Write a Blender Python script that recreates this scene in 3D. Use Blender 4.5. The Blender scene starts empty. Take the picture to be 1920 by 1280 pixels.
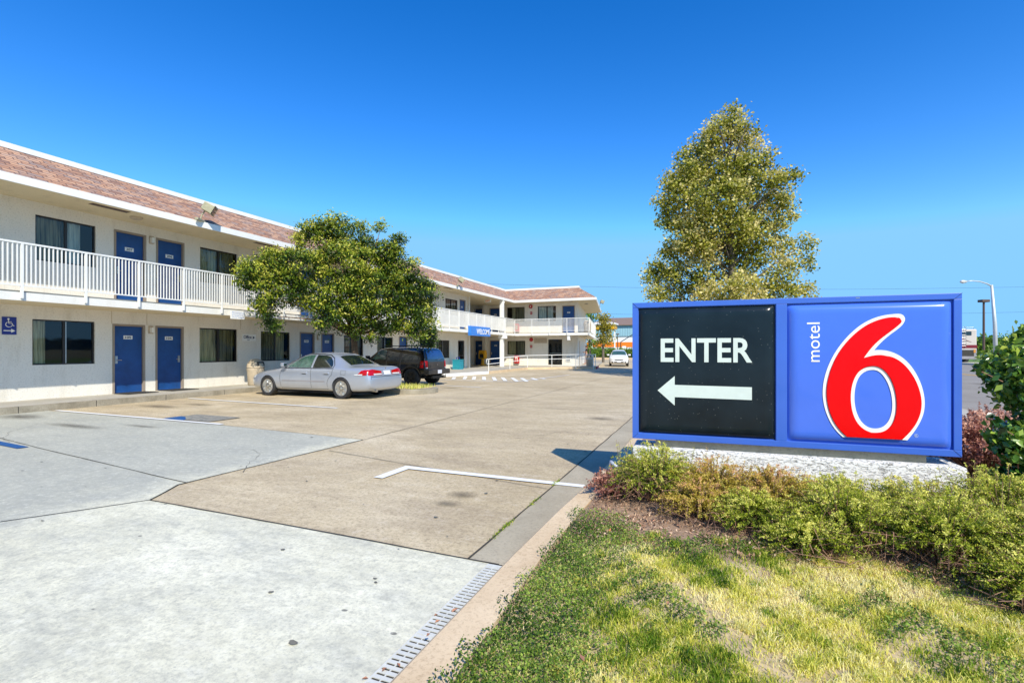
import bpy, bmesh, math, random
import numpy as np
from mathutils import Vector, Matrix
from mathutils.bvhtree import BVHTree
random.seed(7); RNG = np.random.default_rng(11)
PI = math.pi
scene = bpy.context.scene
COL = scene.collection

# ------------------------------------------------------------------ camera
F_PX, TH, CAM_H, HOR = 910.0, math.atan(372/910), 1.43, 656.0
SN, CS = math.sin(TH), math.cos(TH)
cam = bpy.data.cameras.new('camera'); camo = bpy.data.objects.new('camera', cam); COL.objects.link(camo)
camo.location = (0, 0, CAM_H); camo.rotation_euler = (PI/2, 0, TH)
cam.sensor_width = 36; cam.lens = F_PX/1920*36; cam.shift_y = 16/1920; cam.clip_end = 6000; cam.clip_start = .05
scene.camera = camo
def RD(r, d, z=0):            # survey helper: right / ahead of the tripod -> world
    return Vector((r*CS-d*SN, r*SN+d*CS, z))
def at(px, py, d): return RD((px-960)/F_PX*d, d, CAM_H+(HOR-py)/F_PX*d)

# ------------------------------------------------------------------ world, sun
SX, SY, TE = .66, .751, .93
EL = math.atan(TE); AZ = math.atan2(SX, -SY)
w = bpy.data.worlds.new('World'); scene.world = w; w.use_nodes = True
nt = w.node_tree; nt.nodes.clear()
sky = nt.nodes.new('ShaderNodeTexSky'); sky.sky_type = 'NISHITA'; sky.sun_disc = False
sky.sun_elevation = EL; sky.sun_rotation = AZ; sky.air_density = 1.0; sky.dust_density = .15; sky.ozone_density = 2.2
hs = nt.nodes.new('ShaderNodeHueSaturation'); hs.inputs['Saturation'].default_value = 1.3; hs.inputs['Hue'].default_value = .508; hs.inputs['Value'].default_value = 1.22
gm = nt.nodes.new('ShaderNodeGamma'); gm.inputs['Gamma'].default_value = 1.22
bg = nt.nodes.new('ShaderNodeBackground'); bg.inputs['Strength'].default_value = .15
out = nt.nodes.new('ShaderNodeOutputWorld')
nt.links.new(sky.outputs[0], gm.inputs[0]); nt.links.new(gm.outputs[0], hs.inputs['Color']); mn = nt.nodes.new('ShaderNodeVectorMath'); mn.operation = 'MINIMUM'; mn.inputs[1].default_value = (1.75, 4.25, 7.2); nt.links.new(hs.outputs[0], mn.inputs[0]); nt.links.new(mn.outputs[0], bg.inputs[0]); nt.links.new(bg.outputs[0], out.inputs[0])
sl = bpy.data.lights.new('sun', 'SUN'); sl.energy = 5.6; sl.angle = math.radians(.53); sl.color = (1, .93, .8)
so = bpy.data.objects.new('sun', sl); COL.objects.link(so)
so.rotation_euler = Vector((-SX, SY, -TE)).to_track_quat('-Z', 'Y').to_euler(); so.location = (10, -10, 15)
scene.view_settings.view_transform = 'Standard'; scene.view_settings.look = 'None'; scene.view_settings.exposure = 0

# ------------------------------------------------------------------ materials
class N:
    def __init__(s, name):
        s.m = bpy.data.materials.new(name); s.m.use_nodes = True; s.t = s.m.node_tree; s.t.nodes.clear()
        s.out = s.n('ShaderNodeOutputMaterial')
    def n(s, t, **k):
        x = s.t.nodes.new(t)
        for a, b in k.items(): setattr(x, a, b)
        return x
    def l(s, a, b): s.t.links.new(a, b)
    def co(s, kind='Object', scale=(1, 1, 1), rot=(0, 0, 0)):
        c = s.n('ShaderNodeTexCoord'); m = s.n('ShaderNodeMapping')
        m.inputs['Scale'].default_value = scale; m.inputs['Rotation'].default_value = rot
        s.l(c.outputs[kind], m.inputs[0]); return m.outputs[0]
    def noise(s, v, scale, detail=6, rough=.6, dist=0):
        x = s.n('ShaderNodeTexNoise'); x.inputs['Scale'].default_value = scale; x.inputs['Detail'].default_value = detail
        x.inputs['Roughness'].default_value = rough; x.inputs['Distortion'].default_value = dist; s.l(v, x.inputs['Vector']); return x.outputs['Fac']
    def ramp(s, f, stops, interp='LINEAR'):
        r = s.n('ShaderNodeValToRGB'); e = r.color_ramp.elements; r.color_ramp.interpolation = interp
        for i, (p, c) in enumerate(stops):
            if i > 1: e.new(p)
            e[i].position = p; e[i].color = (*c, 1) if len(c) == 3 else c
        s.l(f, r.inputs[0]); return r.outputs[0]
    def mix(s, f, a, b, mode='MIX'):
        x = s.n('ShaderNodeMix', data_type='RGBA', blend_type=mode)
        for sock, v in ((x.inputs[0], f), (x.inputs[6], a), (x.inputs[7], b)):
            if isinstance(v, (int, float)): sock.default_value = v
            elif isinstance(v, tuple): sock.default_value = (*v, 1)
            else: s.l(v, sock)
        return x.outputs[2]
    def math(s, op, a, b=0.0):
        x = s.n('ShaderNodeMath', operation=op)
        for sock, v in ((x.inputs[0], a), (x.inputs[1], b)):
            if isinstance(v, (int, float)): sock.default_value = v
            else: s.l(v, sock)
        return x.outputs[0]
    def bsdf(s, col, rough=.7, bump=None, bs=.3, bd=.02, metal=0, coat=0, spec=.5):
        p = s.n('ShaderNodeBsdfPrincipled')
        for sock, v in ((p.inputs['Base Color'], col), (p.inputs['Roughness'], rough)):
            if isinstance(v, (int, float)): sock.default_value = v
            elif isinstance(v, tuple): sock.default_value = (*v, 1)
            else: s.l(v, sock)
        p.inputs['Metallic'].default_value = metal; p.inputs['Coat Weight'].default_value = coat; p.inputs['Specular IOR Level'].default_value = spec
        p.inputs['Coat Roughness'].default_value = .03
        if bump is not None:
            b = s.n('ShaderNodeBump'); b.inputs['Strength'].default_value = bs; b.inputs['Distance'].default_value = bd
            s.l(bump, b.inputs['Height']); s.l(b.outputs[0], p.inputs['Normal'])
        s.l(p.outputs[0], s.out.inputs[0]); s.p = p; return s.m

def plain(name, col, rough=.6, var=.12, scale=6, metal=0, coat=0, bump=0, spec=.5):
    k = N(name); v = k.co(); f = k.noise(v, scale)
    c = k.ramp(f, [(.3, tuple(x*(1-var) for x in col)), (.7, tuple(min(1, x*(1+var)) for x in col))])
    return k.bsdf(c, rough, k.noise(v, scale*8) if bump else None, bump, .01, metal, coat, spec)

def stucco(name, col, stain=(.42, .36, .25), amt=.35, bscale=60, bd=.012):
    k = N(name); v = k.co()
    big = k.noise(v, .9, 8, .65); st = k.noise(k.co(scale=(1.5, 1.5, .35)), 1.6, 8, .7)
    c = k.ramp(big, [(.3, tuple(x*.93 for x in col)), (.7, col)])
    c = k.mix(k.ramp(st, [(.52, (0, 0, 0)), (.8, (amt, amt, amt))]), c, stain)
    fine = k.noise(v, bscale, 4, .7)
    c = k.mix(k.ramp(fine, [(.3, (.75, .75, .75)), (.47, (0, 0, 0))]), c, tuple(x*.6 for x in col))
    return k.bsdf(c, .9, fine, .6, bd)

M = {}
M['wall'] = stucco('cream_stucco', (.85, .81, .72), amt=.5, bscale=30)
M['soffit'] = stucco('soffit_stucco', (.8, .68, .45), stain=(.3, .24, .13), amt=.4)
M['white'] = plain('white_paint', (.86, .86, .83), .5, .05, 3)
M['railwhite'] = plain('rail_paint', (.8, .8, .77), .4, .06, 3)
M['slabwhite'] = stucco('slab_stucco', (.84, .83, .78), stain=(.5, .45, .35), amt=.25)
M['blue'] = plain('blue_door_paint', (.008, .068, .25), .45, .2, 3)
M['trim'] = plain('door_trim_paint', (.33, .27, .21), .6, .08, 4)
M['frame'] = plain('bronze_frame', (.02, .015, .012), .35, .1, 5)
M['metal'] = plain('steel', (.55, .55, .54), .3, .1, 8, metal=1)
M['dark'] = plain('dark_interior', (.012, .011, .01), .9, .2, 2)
M['black'] = plain('black_plastic', (.012, .012, .013), .4, .1, 6)
M['fixture'] = plain('lamp_fixture', (.36, .34, .22), .5, .2, 10)
M['red'] = plain('red_enamel', (.45, .015, .02), .35, .1, 4)
M['tan'] = plain('beige_plastic', (.52, .43, .31), .55, .15, 5)
M['yellow'] = plain('yellow_enamel', (.8, .42, .01), .35, .08, 5)
M['teal'] = plain('teal_paint', (.015, .28, .36), .45, .12, 6)
M['signblue'] = plain('blue_sign_enamel', (.045, .135, .56), .38, .06, 2, coat=.3)
M['panelblue'] = plain('blue_acrylic', (.065, .17, .72), .16, .05, 1.5, coat=.25)
M['welcomeblue'] = plain('bright_blue_paint', (.03, .21, .68), .3, .06, 2)
M['redacrylic'] = plain('red_acrylic', (.8, .0, .002), .2, .02, 2, coat=.0, spec=.25)
M['whiteacrylic'] = plain('white_acrylic', (.88, .87, .8), .25, .03, 2)
M['lettering'] = plain('pale_lettering', (.62, .7, .64), .5, .06, 8)
M['navytext'] = plain('navy_text', (.01, .03, .1), .5, .05, 5)
M['accblue'] = plain('accessible_blue', (.01, .03, .26), .4, .08, 5)
M['orange'] = plain('orange_band', (.85, .22, .01), .6, .05, 1)
M['roofbrown'] = plain('brown_roof', (.24, .16, .12), .8, .15, 2)
M['tealmetal'] = plain('teal_siding', (.3, .52, .6), .6, .06, 1)
M['bigwhite'] = plain('white_siding', (.8, .8, .78), .7, .04, 1)
M['rubber'] = plain('tyre_rubber', (.022, .022, .024), .75, .2, 8)
M['alloy'] = plain('alloy_rim', (.62, .62, .6), .3, .05, 8, metal=.85)
M['chrome'] = plain('chrome', (.75, .75, .75), .12, .03, 8, metal=1)
M['silver'] = plain('silver_paint', (.47, .51, .58), .3, .03, 3, metal=.55, coat=.8)
M['blackpaint'] = plain('black_car_paint', (.006, .006, .008), .22, .2, 2, coat=1)
M['blackgrime'] = plain('dusty_black', (.045, .037, .03), .5, .4, 6)
M['whitepaint'] = plain('white_car_paint', (.8, .8, .8), .3, .03, 2, coat=.6)
M['arch'] = plain('wheel_well', (.006, .006, .006), .9, .2, 4)
M['tail'] = plain('red_lens', (.42, .001, .002), .2, .2, 14, coat=.2)
M['amber'] = plain('amber_lens', (.7, .28, .03), .15, .1, 14, coat=1)
M['clearlens'] = plain('clear_lens', (.62, .62, .62), .12, .15, 14, coat=1)
M['plate'] = plain('licence_plate', (.7, .72, .78), .4, .06, 20)
M['maroon'] = plain('maroon_band', (.2, .015, .03), .4, .05, 2)
M['rvcream'] = plain('camper_cream', (.62, .55, .5), .4, .05, 1)
M['rvgrey'] = plain('camper_grey', (.3, .28, .29), .5, .12, 3)
M['brownmetal'] = plain('brown_post', (.1, .06, .045), .6, .1, 3)
M['galv'] = plain('galvanised', (.62, .64, .64), .45, .08, 3, metal=.3)
M['skin'] = plain('skin', (.5, .28, .2), .6, .06, 9)
M['hair'] = plain('red_hair', (.3, .1, .03), .7, .15, 12)
M['shirt'] = plain('dark_shirt', (.015, .014, .02), .8, .15, 9)
M['trousers'] = plain('grey_trousers', (.33, .27, .27), .85, .12, 7)
M['mat'] = plain('door_mat', (.03, .028, .026), .95, .2, 20)
M['grate'] = plain('grate_metal', (.62, .62, .56), .5, .1, 9)
M['plastic'] = plain('white_pipe', (.6, .62, .66), .4, .1, 9)

def glassmat(name, tint=(.02, .03, .028), thr=.5, rough=.02):
    k = N(name); fr = k.n('ShaderNodeFresnel'); fr.inputs['IOR'].default_value = 1.6
    t = k.n('ShaderNodeBsdfTransparent'); t.inputs[0].default_value = (*tint, 1)
    g = k.n('ShaderNodeBsdfGlossy'); g.inputs['Roughness'].default_value = rough
    f = k.math('ADD', k.math('MULTIPLY', fr.outputs[0], .85), .02)
    nz = k.n('ShaderNodeBump'); nz.inputs['Strength'].default_value = .04; nz.inputs['Distance'].default_value = .05
    k.l(k.noise(k.co(), 1.1, 2), nz.inputs['Height']); k.l(nz.outputs[0], g.inputs['Normal'])
    mx = k.n('ShaderNodeMixShader'); k.l(f, mx.inputs[0]); k.l(t.outputs[0], mx.inputs[1]); k.l(g.outputs[0], mx.inputs[2]); k.l(mx.outputs[0], k.out.inputs[0])
    return k.m
M['glass'] = glassmat('window_glass', (.85, .88, .8))
M['carglass'] = plain('car_glass', (.012, .02, .018), .04, .3, 3, coat=1, spec=.8)
M['carglassgreen'] = plain('green_car_glass', (.045, .1, .075), .05, .5, 5, coat=1, spec=.8)
M['bluegl'] = plain('deep_blue_car_glass', (.012, .03, .11), .08, .5, 4, coat=1, spec=.8)  # deep blue base colour, used on the SUV rear window

k = N('curtain_cloth'); c = k.ramp(k.noise(k.co(scale=(7, 7, .25)), 3, 3), [(.35, (.3, .27, .17)), (.6, (.9, .84, .62))])  # vertical light and dark stripes paint the shading of the folds into the colour
M['curtain'] = k.bsdf(c, .9)
k = N('grey_curtain_cloth'); c = k.ramp(k.noise(k.co(scale=(7, 7, .25)), 3, 3), [(.35, (.05, .05, .04)), (.62, (.42, .4, .3))])  # fold shading painted as stripes here too, in grey
M['curtaindark'] = k.bsdf(c, .9)
k = N('pale_curtain_cloth'); c = k.ramp(k.noise(k.co(scale=(7, 7, .25)), 3, 3), [(.35, (.35, .45, .52)), (.6, (.85, .92, .95))])  # pale version, its fold shading also striped into the colour
M['curtainpale'] = k.bsdf(c, .9)

# shingles: uv in metres
k = N('red_brown_shingles'); v = k.co('UV')
b = k.n('ShaderNodeTexBrick'); k.l(v, b.inputs['Vector'])
b.inputs['Scale'].default_value = 1; b.inputs['Brick Width'].default_value = .3; b.inputs['Row Height'].default_value = .125
b.inputs['Mortar Size'].default_value = .012; b.inputs['Color1'].default_value = (0, 0, 0, 1); b.inputs['Color2'].default_value = (1, 1, 1, 1); b.inputs['Mortar'].default_value = (0, 0, 0, 1)
b.offset_frequency = 2; b.offset = .37; b.inputs['Mortar Smooth'].default_value = .3
f2 = k.noise(k.co('UV', scale=(2.2, 8, 1)), 1.3, 5, .75)
val = k.math('ADD', k.math('MULTIPLY', b.outputs['Color'], .5), k.math('MULTIPLY', f2, .7))
c = k.ramp(val, [(.2, (.15, .09, .08)), (.4, (.3, .17, .12)), (.52, (.46, .24, .14)), (.62, (.26, .21, .2)), (.76, (.56, .31, .18)), (.92, (.38, .3, .26))])
c = k.mix(k.math('MULTIPLY', b.outputs['Fac'], .8), c, (.06, .035, .03))
M['shingle'] = k.bsdf(c, .95, b.outputs['Fac'], -.5, .01)

# concrete apron
k = N('apron_concrete'); v = k.co()
a = k.noise(k.co(scale=(1, 1, 1), rot=(0, 0, .5)), .6, 12, .7, .0); s1 = k.noise(k.co(scale=(.8, 1.8, 1), rot=(0, 0, .35)), 1.6, 12, .78, .15)
c = k.ramp(a, [(.34, (.56, .53, .39)), (.5, (.75, .715, .53)), (.66, (.85, .815, .63))])
c = k.mix(k.ramp(s1, [(.36, (.65, .65, .65)), (.56, (0, 0, 0))]), c, (.4, .4, .34))
c = k.mix(k.ramp(s1, [(.55, (0, 0, 0)), (.75, (.6, .6, .6))]), c, (.82, .8, .68))
y = k.n('ShaderNodeSeparateXYZ'); k.l(k.co(), y.inputs[0])
dist = k.ramp(k.math('ADD', k.math('MULTIPLY', y.outputs[0], -.13), k.math('MULTIPLY', a, .5)), [(.9, (0, 0, 0)), (1.7, (.7, .7, .7))])
c = k.mix(dist, c, (.34, .345, .3))
sp = k.n('ShaderNodeTexVoronoi'); sp.inputs['Scale'].default_value = 2.3; k.l(k.co(scale=(1, 1.6, 1)), sp.inputs[0])
c = k.mix(k.ramp(sp.outputs['Distance'], [(.035, (.85, .85, .85)), (.05, (0, 0, 0))]), c, (.1, .1, .085))
fine = k.noise(v, 45, 6, .8)
fa = k.noise(v, 14, 8, .85); c = k.mix(k.ramp(fa, [(.36, (.6, .6, .6)), (.5, (0, 0, 0))]), c, (.36, .35, .29)); c = k.mix(k.ramp(fa, [(.52, (0, 0, 0)), (.66, (.5, .5, .5))]), c, (.86, .83, .7))
c = k.mix(k.ramp(fine, [(.32, (.6, .6, .6)), (.5, (0, 0, 0))]), c, (.3, .3, .25))
M['apron'] = k.bsdf(c, .8, fine, .25, .004)

# exposed aggregate lot
k = N('aggregate_concrete'); v = k.co()
a = k.noise(k.co(rot=(0, 0, .3)), .35, 9, .68, .5); s1 = k.noise(k.co(scale=(.5, 1.5, 1), rot=(0, 0, -.15)), 1.0, 12, .78, .2)
c = k.ramp(a, [(.3, (.43, .335, .19)), (.5, (.57, .46, .28)), (.7, (.7, .59, .4))])
c = k.mix(k.ramp(s1, [(.35, (.6, .6, .6)), (.55, (0, 0, 0))]), c, (.33, .255, .165))
c = k.mix(k.ramp(s1, [(.57, (0, 0, 0)), (.8, (.6, .6, .6))]), c, (.72, .64, .51))
fine = k.noise(v, 30, 6, .9); fn2 = k.noise(v, 8, 8, .88)
c = k.mix(k.ramp(fine, [(.36, (.75, .75, .75)), (.5, (0, 0, 0))]), c, (.16, .12, .08))
c = k.mix(k.ramp(fine, [(.55, (0, 0, 0)), (.68, (.6, .6, .6))]), c, (.62, .56, .47))
c = k.mix(k.ramp(fn2, [(.52, (0, 0, 0)), (.66, (.6, .6, .6))]), c, (.22, .165, .11)); c = k.mix(k.ramp(fn2, [(.34, (.5, .5, .5)), (.46, (0, 0, 0))]), c, (.74, .66, .53))
M['lot'] = k.bsdf(c, .9, fine, .4, .006)

def conc(name, lo, hi, dark, sc=1.2, fs=40):
    k = N(name); a = k.noise(k.co(), sc, 9, .7, .3); fine = k.noise(k.co(), fs, 6, .8)
    c = k.ramp(a, [(.32, lo), (.68, hi)]); c = k.mix(k.ramp(fine, [(.35, (.5, .5, .5)), (.5, (0, 0, 0))]), c, dark)
    return k.bsdf(c, .88, fine, .3, .005)
M['gutter'] = conc('gutter_concrete', (.34, .29, .2), (.48, .42, .3), (.2, .17, .13))
M['kerb'] = conc('kerb_concrete', (.58, .43, .26), (.74, .58, .38), (.3, .2, .11), 1.6, 40)
M['walk'] = conc('walkway_concrete', (.36, .33, .27), (.5, .47, .4), (.25, .22, .17))
M['walkkerb'] = conc('walkway_kerb_concrete', (.24, .21, .15), (.43, .38, .29), (.12, .1, .07), 2.2)
M['sidewalk'] = conc('sidewalk_concrete', (.42, .38, .31), (.52, .48, .4), (.28, .25, .2))
M['road'] = conc('road_asphalt', (.24, .21, .175), (.33, .295, .25), (.13, .115, .1), .5, 25)
M['earth'] = conc('garden_soil', (.24, .15, .09), (.42, .29, .19), (.1, .06, .035), 2.5, 30)
M['lawnsoil'] = conc('lawn_soil', (.36, .27, .13), (.62, .48, .28), (.07, .08, .02), 2.5, 30)
M['bark'] = conc('tree_bark', (.16, .09, .05), (.3, .19, .11), (.03, .02, .015), 5, 25)
M['greybark'] = conc('grey_bark', (.1, .08, .06), (.2, .17, .13), (.03, .02, .015), 5, 25)
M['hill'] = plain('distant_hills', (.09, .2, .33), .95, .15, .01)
M['field'] = plain('distant_ground', (.2, .19, .11), .95, .2, .05)
M['joint'] = plain('joint_filler', (.05, .045, .035), .95, .3, 20)
def paint(name, col, wear, dirty):
    k = N(name); v = k.co(); f = k.noise(v, 9, 8, .8)
    c = k.mix(k.ramp(f, [(wear-.08, (1, 1, 1)), (wear+.05, (0, 0, 0))]), col, dirty); return k.bsdf(c, .75)
M['linewhite'] = paint('line_paint', (.8, .8, .77), .34, (.4, .35, .28))
M['lineblue'] = paint('blue_line_paint', (.01, .09, .27), .38, (.1, .13, .15))
M['wornblue'] = paint('worn_blue_paint', (.14, .15, .14), .55, (.3, .28, .23))
M['lineyellow'] = paint('yellow_line_paint', (.7, .42, .08), .4, (.35, .3, .2))
M['redkerb'] = paint('red_kerb_paint', (.5, .06, .06), .4, (.45, .3, .22))
M['oil'] = conc('oil_stain', (.1, .085, .065), (.17, .145, .11), (.06, .05, .035))

# heavy stucco of sign base
k = N('knockdown_stucco'); v = k.co(scale=(.8, .8, 1.7)); pm = k.noise(k.co(), 3.5, 4)
f = k.noise(v, 34, 3, .6, .9); f3 = k.noise(v, 90, 3)
c = k.ramp(f, [(.38, (.14, .13, .11)), (.42, (.82, .82, .79))]); c = k.mix(k.ramp(pm, [(.38, (0, 0, 0)), (.56, (.92, .92, .92))]), c, (.8, .79, .75)); zz = k.n('ShaderNodeSeparateXYZ'); k.l(k.co(), zz.inputs[0]); c = k.mix(k.ramp(k.math('ADD', zz.outputs[2], k.math('MULTIPLY', pm, .2)), [(.12, (.7, .7, .7)), (.3, (0, 0, 0))]), c, (.4, .3, .2))
M['signbase'] = k.bsdf(c, .85, k.ramp(f, [(.34, (0, 0, 0)), (.5, (1, 1, 1))]), .9, .012)
# speckled black acrylic
k = N('black_acrylic'); v = k.co()
f = k.noise(v, 2.1, 3); sp = k.n('ShaderNodeTexVoronoi'); sp.inputs['Scale'].default_value = 26; k.l(v, sp.inputs[0])
c = k.ramp(f, [(.3, (.006, .011, .015)), (.7, (.012, .022, .03))])
c = k.mix(k.ramp(sp.outputs['Distance'], [(.06, (1, 1, 1)), (.1, (0, 0, 0))]), c, (.12, .13, .13))
M['panelblack'] = k.bsdf(c, .2, None, metal=0, coat=0, spec=.3)

def leafmat(name, stops, trans=.35, rough=.45, spec=.35):
    k = N(name); at_ = k.n('ShaderNodeAttribute', attribute_name='tint')
    c = k.ramp(at_.outputs['Fac'], stops)
    p = k.n('ShaderNodeBsdfPrincipled'); p.inputs['Roughness'].default_value = rough; p.inputs['Specular IOR Level'].default_value = spec
    k.l(c, p.inputs['Base Color']); t = k.n('ShaderNodeBsdfTranslucent'); k.l(c, t.inputs[0])
    mx = k.n('ShaderNodeMixShader'); mx.inputs[0].default_value = trans
    k.l(p.outputs[0], mx.inputs[1]); k.l(t.outputs[0], mx.inputs[2]); k.l(mx.outputs[0], k.out.inputs[0]); return k.m
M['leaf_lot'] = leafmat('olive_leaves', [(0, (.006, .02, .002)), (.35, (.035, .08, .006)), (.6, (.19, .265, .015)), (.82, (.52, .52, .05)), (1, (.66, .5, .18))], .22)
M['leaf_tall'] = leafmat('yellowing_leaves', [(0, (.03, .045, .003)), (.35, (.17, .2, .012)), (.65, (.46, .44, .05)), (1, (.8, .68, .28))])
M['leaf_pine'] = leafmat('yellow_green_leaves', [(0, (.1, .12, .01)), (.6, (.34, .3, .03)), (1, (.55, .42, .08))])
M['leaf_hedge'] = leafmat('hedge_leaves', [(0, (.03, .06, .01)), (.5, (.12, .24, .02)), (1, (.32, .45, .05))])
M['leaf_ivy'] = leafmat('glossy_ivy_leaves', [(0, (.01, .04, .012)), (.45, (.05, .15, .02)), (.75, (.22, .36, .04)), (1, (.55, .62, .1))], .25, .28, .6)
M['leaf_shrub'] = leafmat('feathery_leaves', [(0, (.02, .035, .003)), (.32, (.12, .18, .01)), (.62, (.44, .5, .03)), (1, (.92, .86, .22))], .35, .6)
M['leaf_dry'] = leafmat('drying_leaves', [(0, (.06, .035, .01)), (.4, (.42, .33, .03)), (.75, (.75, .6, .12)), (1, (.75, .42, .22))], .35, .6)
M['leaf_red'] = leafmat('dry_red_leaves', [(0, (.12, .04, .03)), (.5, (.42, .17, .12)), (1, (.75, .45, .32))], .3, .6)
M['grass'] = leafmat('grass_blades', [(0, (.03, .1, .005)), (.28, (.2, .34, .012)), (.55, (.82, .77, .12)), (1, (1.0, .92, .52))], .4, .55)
M['clover'] = leafmat('clover_leaves', [(0, (.012, .035, .006)), (.5, (.11, .2, .022)), (.85, (.36, .48, .07)), (1, (.55, .5, .15))], .3, .5)
M['twig'] = plain('woody_twigs', (.3, .17, .11), .9, .3, 20)
M['litter'] = leafmat('leaf_litter', [(0, (.1, .05, .03)), (.5, (.42, .25, .15)), (.85, (.75, .55, .38)), (1, (.75, .22, .08))], .1, .8)
M['hill'] .use_nodes

# ------------------------------------------------------------------ object helpers
def tag(o, label=None, cat=None, group=None, kind=None):
    if label: o['label'] = label
    if cat: o['category'] = cat
    if group: o['group'] = group
    if kind: o['kind'] = kind
    return o
def thing(name, label, cat, loc=(0, 0, 0), rz=0, group=None):
    o = bpy.data.objects.new(name, None); COL.objects.link(o); o.location = loc; o.rotation_euler = (0, 0, rz); o.empty_display_size = .1
    return tag(o, label, cat, group)
def link(name, me, mats, parent=None, smooth=False):
    o = bpy.data.objects.new(name, me); COL.objects.link(o)
    for m in (mats if isinstance(mats, (list, tuple)) else [mats]): me.materials.append(m)
    if parent is not None: o.parent = parent
    if smooth:
        for p in me.polygons: p.use_smooth = True
    return o
class MB:
    def __init__(s): s.v = []; s.f = []; s.mi = []; s.uv = {}
    def face(s, pts, mi=0, uv=None):
        b = len(s.v); s.v += [tuple(p) for p in pts]; s.f.append(tuple(range(b, b+len(pts)))); s.mi.append(mi)
        if uv: s.uv[len(s.f)-1] = uv
        return s
    def box(s, x0, x1, y0, y1, z0, z1, mi=0):
        b = len(s.v); s.v += [(x, y, z) for z in (z0, z1) for y in (y0, y1) for x in (x0, x1)]
        for q in ((0, 2, 3, 1), (4, 5, 7, 6), (0, 1, 5, 4), (2, 6, 7, 3), (0, 4, 6, 2), (1, 3, 7, 5)): s.f.append(tuple(b+i for i in q)); s.mi.append(mi)
        return s
    def prism(s, poly, z0, z1, mi=0, bottom=True):   # poly CCW xy
        n = len(poly); b = len(s.v); s.v += [(x, y, z0) for x, y in poly]+[(x, y, z1) for x, y in poly]
        s.f.append(tuple(b+n+i for i in range(n))); s.mi.append(mi)
        if bottom: s.f.append(tuple(b+i for i in reversed(range(n)))); s.mi.append(mi)
        for i in range(n): j = (i+1) % n; s.f.append((b+i, b+j, b+n+j, b+n+i)); s.mi.append(mi)
        return s
    def tube(s, pts, r, n=8, mi=0, cap=True):
        pts = [Vector(p) for p in pts]; rs = r if isinstance(r, (list, tuple)) else [r]*len(pts); b = len(s.v); up = None
        for i, p in enumerate(pts):
            t = (pts[min(i+1, len(pts)-1)]-pts[max(i-1, 0)]).normalized()
            if up is None: up = Vector((0, 0, 1)) if abs(t.z) < .9 else Vector((1, 0, 0))
            a = t.cross(up)
            if a.length < 1e-4: a = t.cross(Vector((.3, 1, .2)))
            a.normalize(); c = a.cross(t); up = c.copy() if abs(t.z) > .9 else up
            for k_ in range(n):
                an = 2*PI*k_/n; s.v.append(tuple(p+(a*math.cos(an)+c*math.sin(an))*rs[i]))
        for i in range(len(pts)-1):
            for k_ in range(n):
                q = (k_+1) % n; s.f.append((b+i*n+k_, b+i*n+q, b+(i+1)*n+q, b+(i+1)*n+k_)); s.mi.append(mi)
        if cap:
            s.f.append(tuple(b+k_ for k_ in reversed(range(n)))); s.mi.append(mi)
            e = b+(len(pts)-1)*n; s.f.append(tuple(e+k_ for k_ in range(n))); s.mi.append(mi)
        return s
    def lathe(s, prof, c=(0, 0, 0), axis='z', n=24, mi=0):    # prof (radius, height)
        b = len(s.v)
        for r, h in prof:
            for k_ in range(n):
                a = 2*PI*k_/n; x, y = r*math.cos(a), r*math.sin(a)
                p = (x, y, h) if axis == 'z' else ((x, h, y) if axis == 'y' else (h, x, y))
                s.v.append((p[0]+c[0], p[1]+c[1], p[2]+c[2]))
        for i in range(len(prof)-1):
            for k_ in range(n):
                q = (k_+1) % n; s.f.append((b+i*n+k_, b+i*n+q, b+(i+1)*n+q, b+(i+1)*n+k_)); s.mi.append(mi)
        s.f.append(tuple(b+k_ for k_ in reversed(range(n)))); s.mi.append(mi)
        e = b+(len(prof)-1)*n; s.f.append(tuple(e+k_ for k_ in range(n))); s.mi.append(mi)
        return s
    def mesh(s, name):
        me = bpy.data.meshes.new(name); me.from_pydata(s.v, [], s.f)
        me.polygons.foreach_set('material_index', s.mi)
        if s.uv:
            ul = me.uv_layers.new(name='UVMap')
            for fi, uv in s.uv.items():
                for li, u in zip(me.polygons[fi].loop_indices, uv): ul.data[li].uv = u
        me.update(); return me
    def build(s, name, mats, parent=None, smooth=False, bevel=0, fixn=True):
        me = s.mesh(name)
        if fixn or bevel:
            bm = bmesh.new(); bm.from_mesh(me)
            if fixn: bmesh.ops.recalc_face_normals(bm, faces=bm.faces)
            if bevel:
                es = [e for e in bm.edges if len(e.link_faces) == 2 and e.calc_face_angle(0) > .6]
                bmesh.ops.bevel(bm, geom=es, offset=bevel, segments=2, affect='EDGES', profile=.6)
            bm.to_mesh(me); bm.free()
        o = link(name, me, mats, parent, smooth)
        if smooth: me.shade_smooth() if hasattr(me, 'shade_smooth') else None
        return o
def struct(name, mb, mats, label=None, **k): o = mb.build(name, mats, **k); return tag(o, label, None, None, 'structure')
def autosmooth(o, ang=.6):
    me = o.data
    for p in me.polygons: p.use_smooth = True
    bm = bmesh.new(); bm.from_mesh(me)
    for e in bm.edges:
        if len(e.link_faces) == 2 and e.calc_face_angle(0) > ang: e.smooth = False
    bm.to_mesh(me); bm.free(); return o
def copy_tree(o, parent=None):
    c = o.copy(); COL.objects.link(c); c.parent = parent
    for ch in list(o.children): copy_tree(ch, c)
    return c
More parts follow.
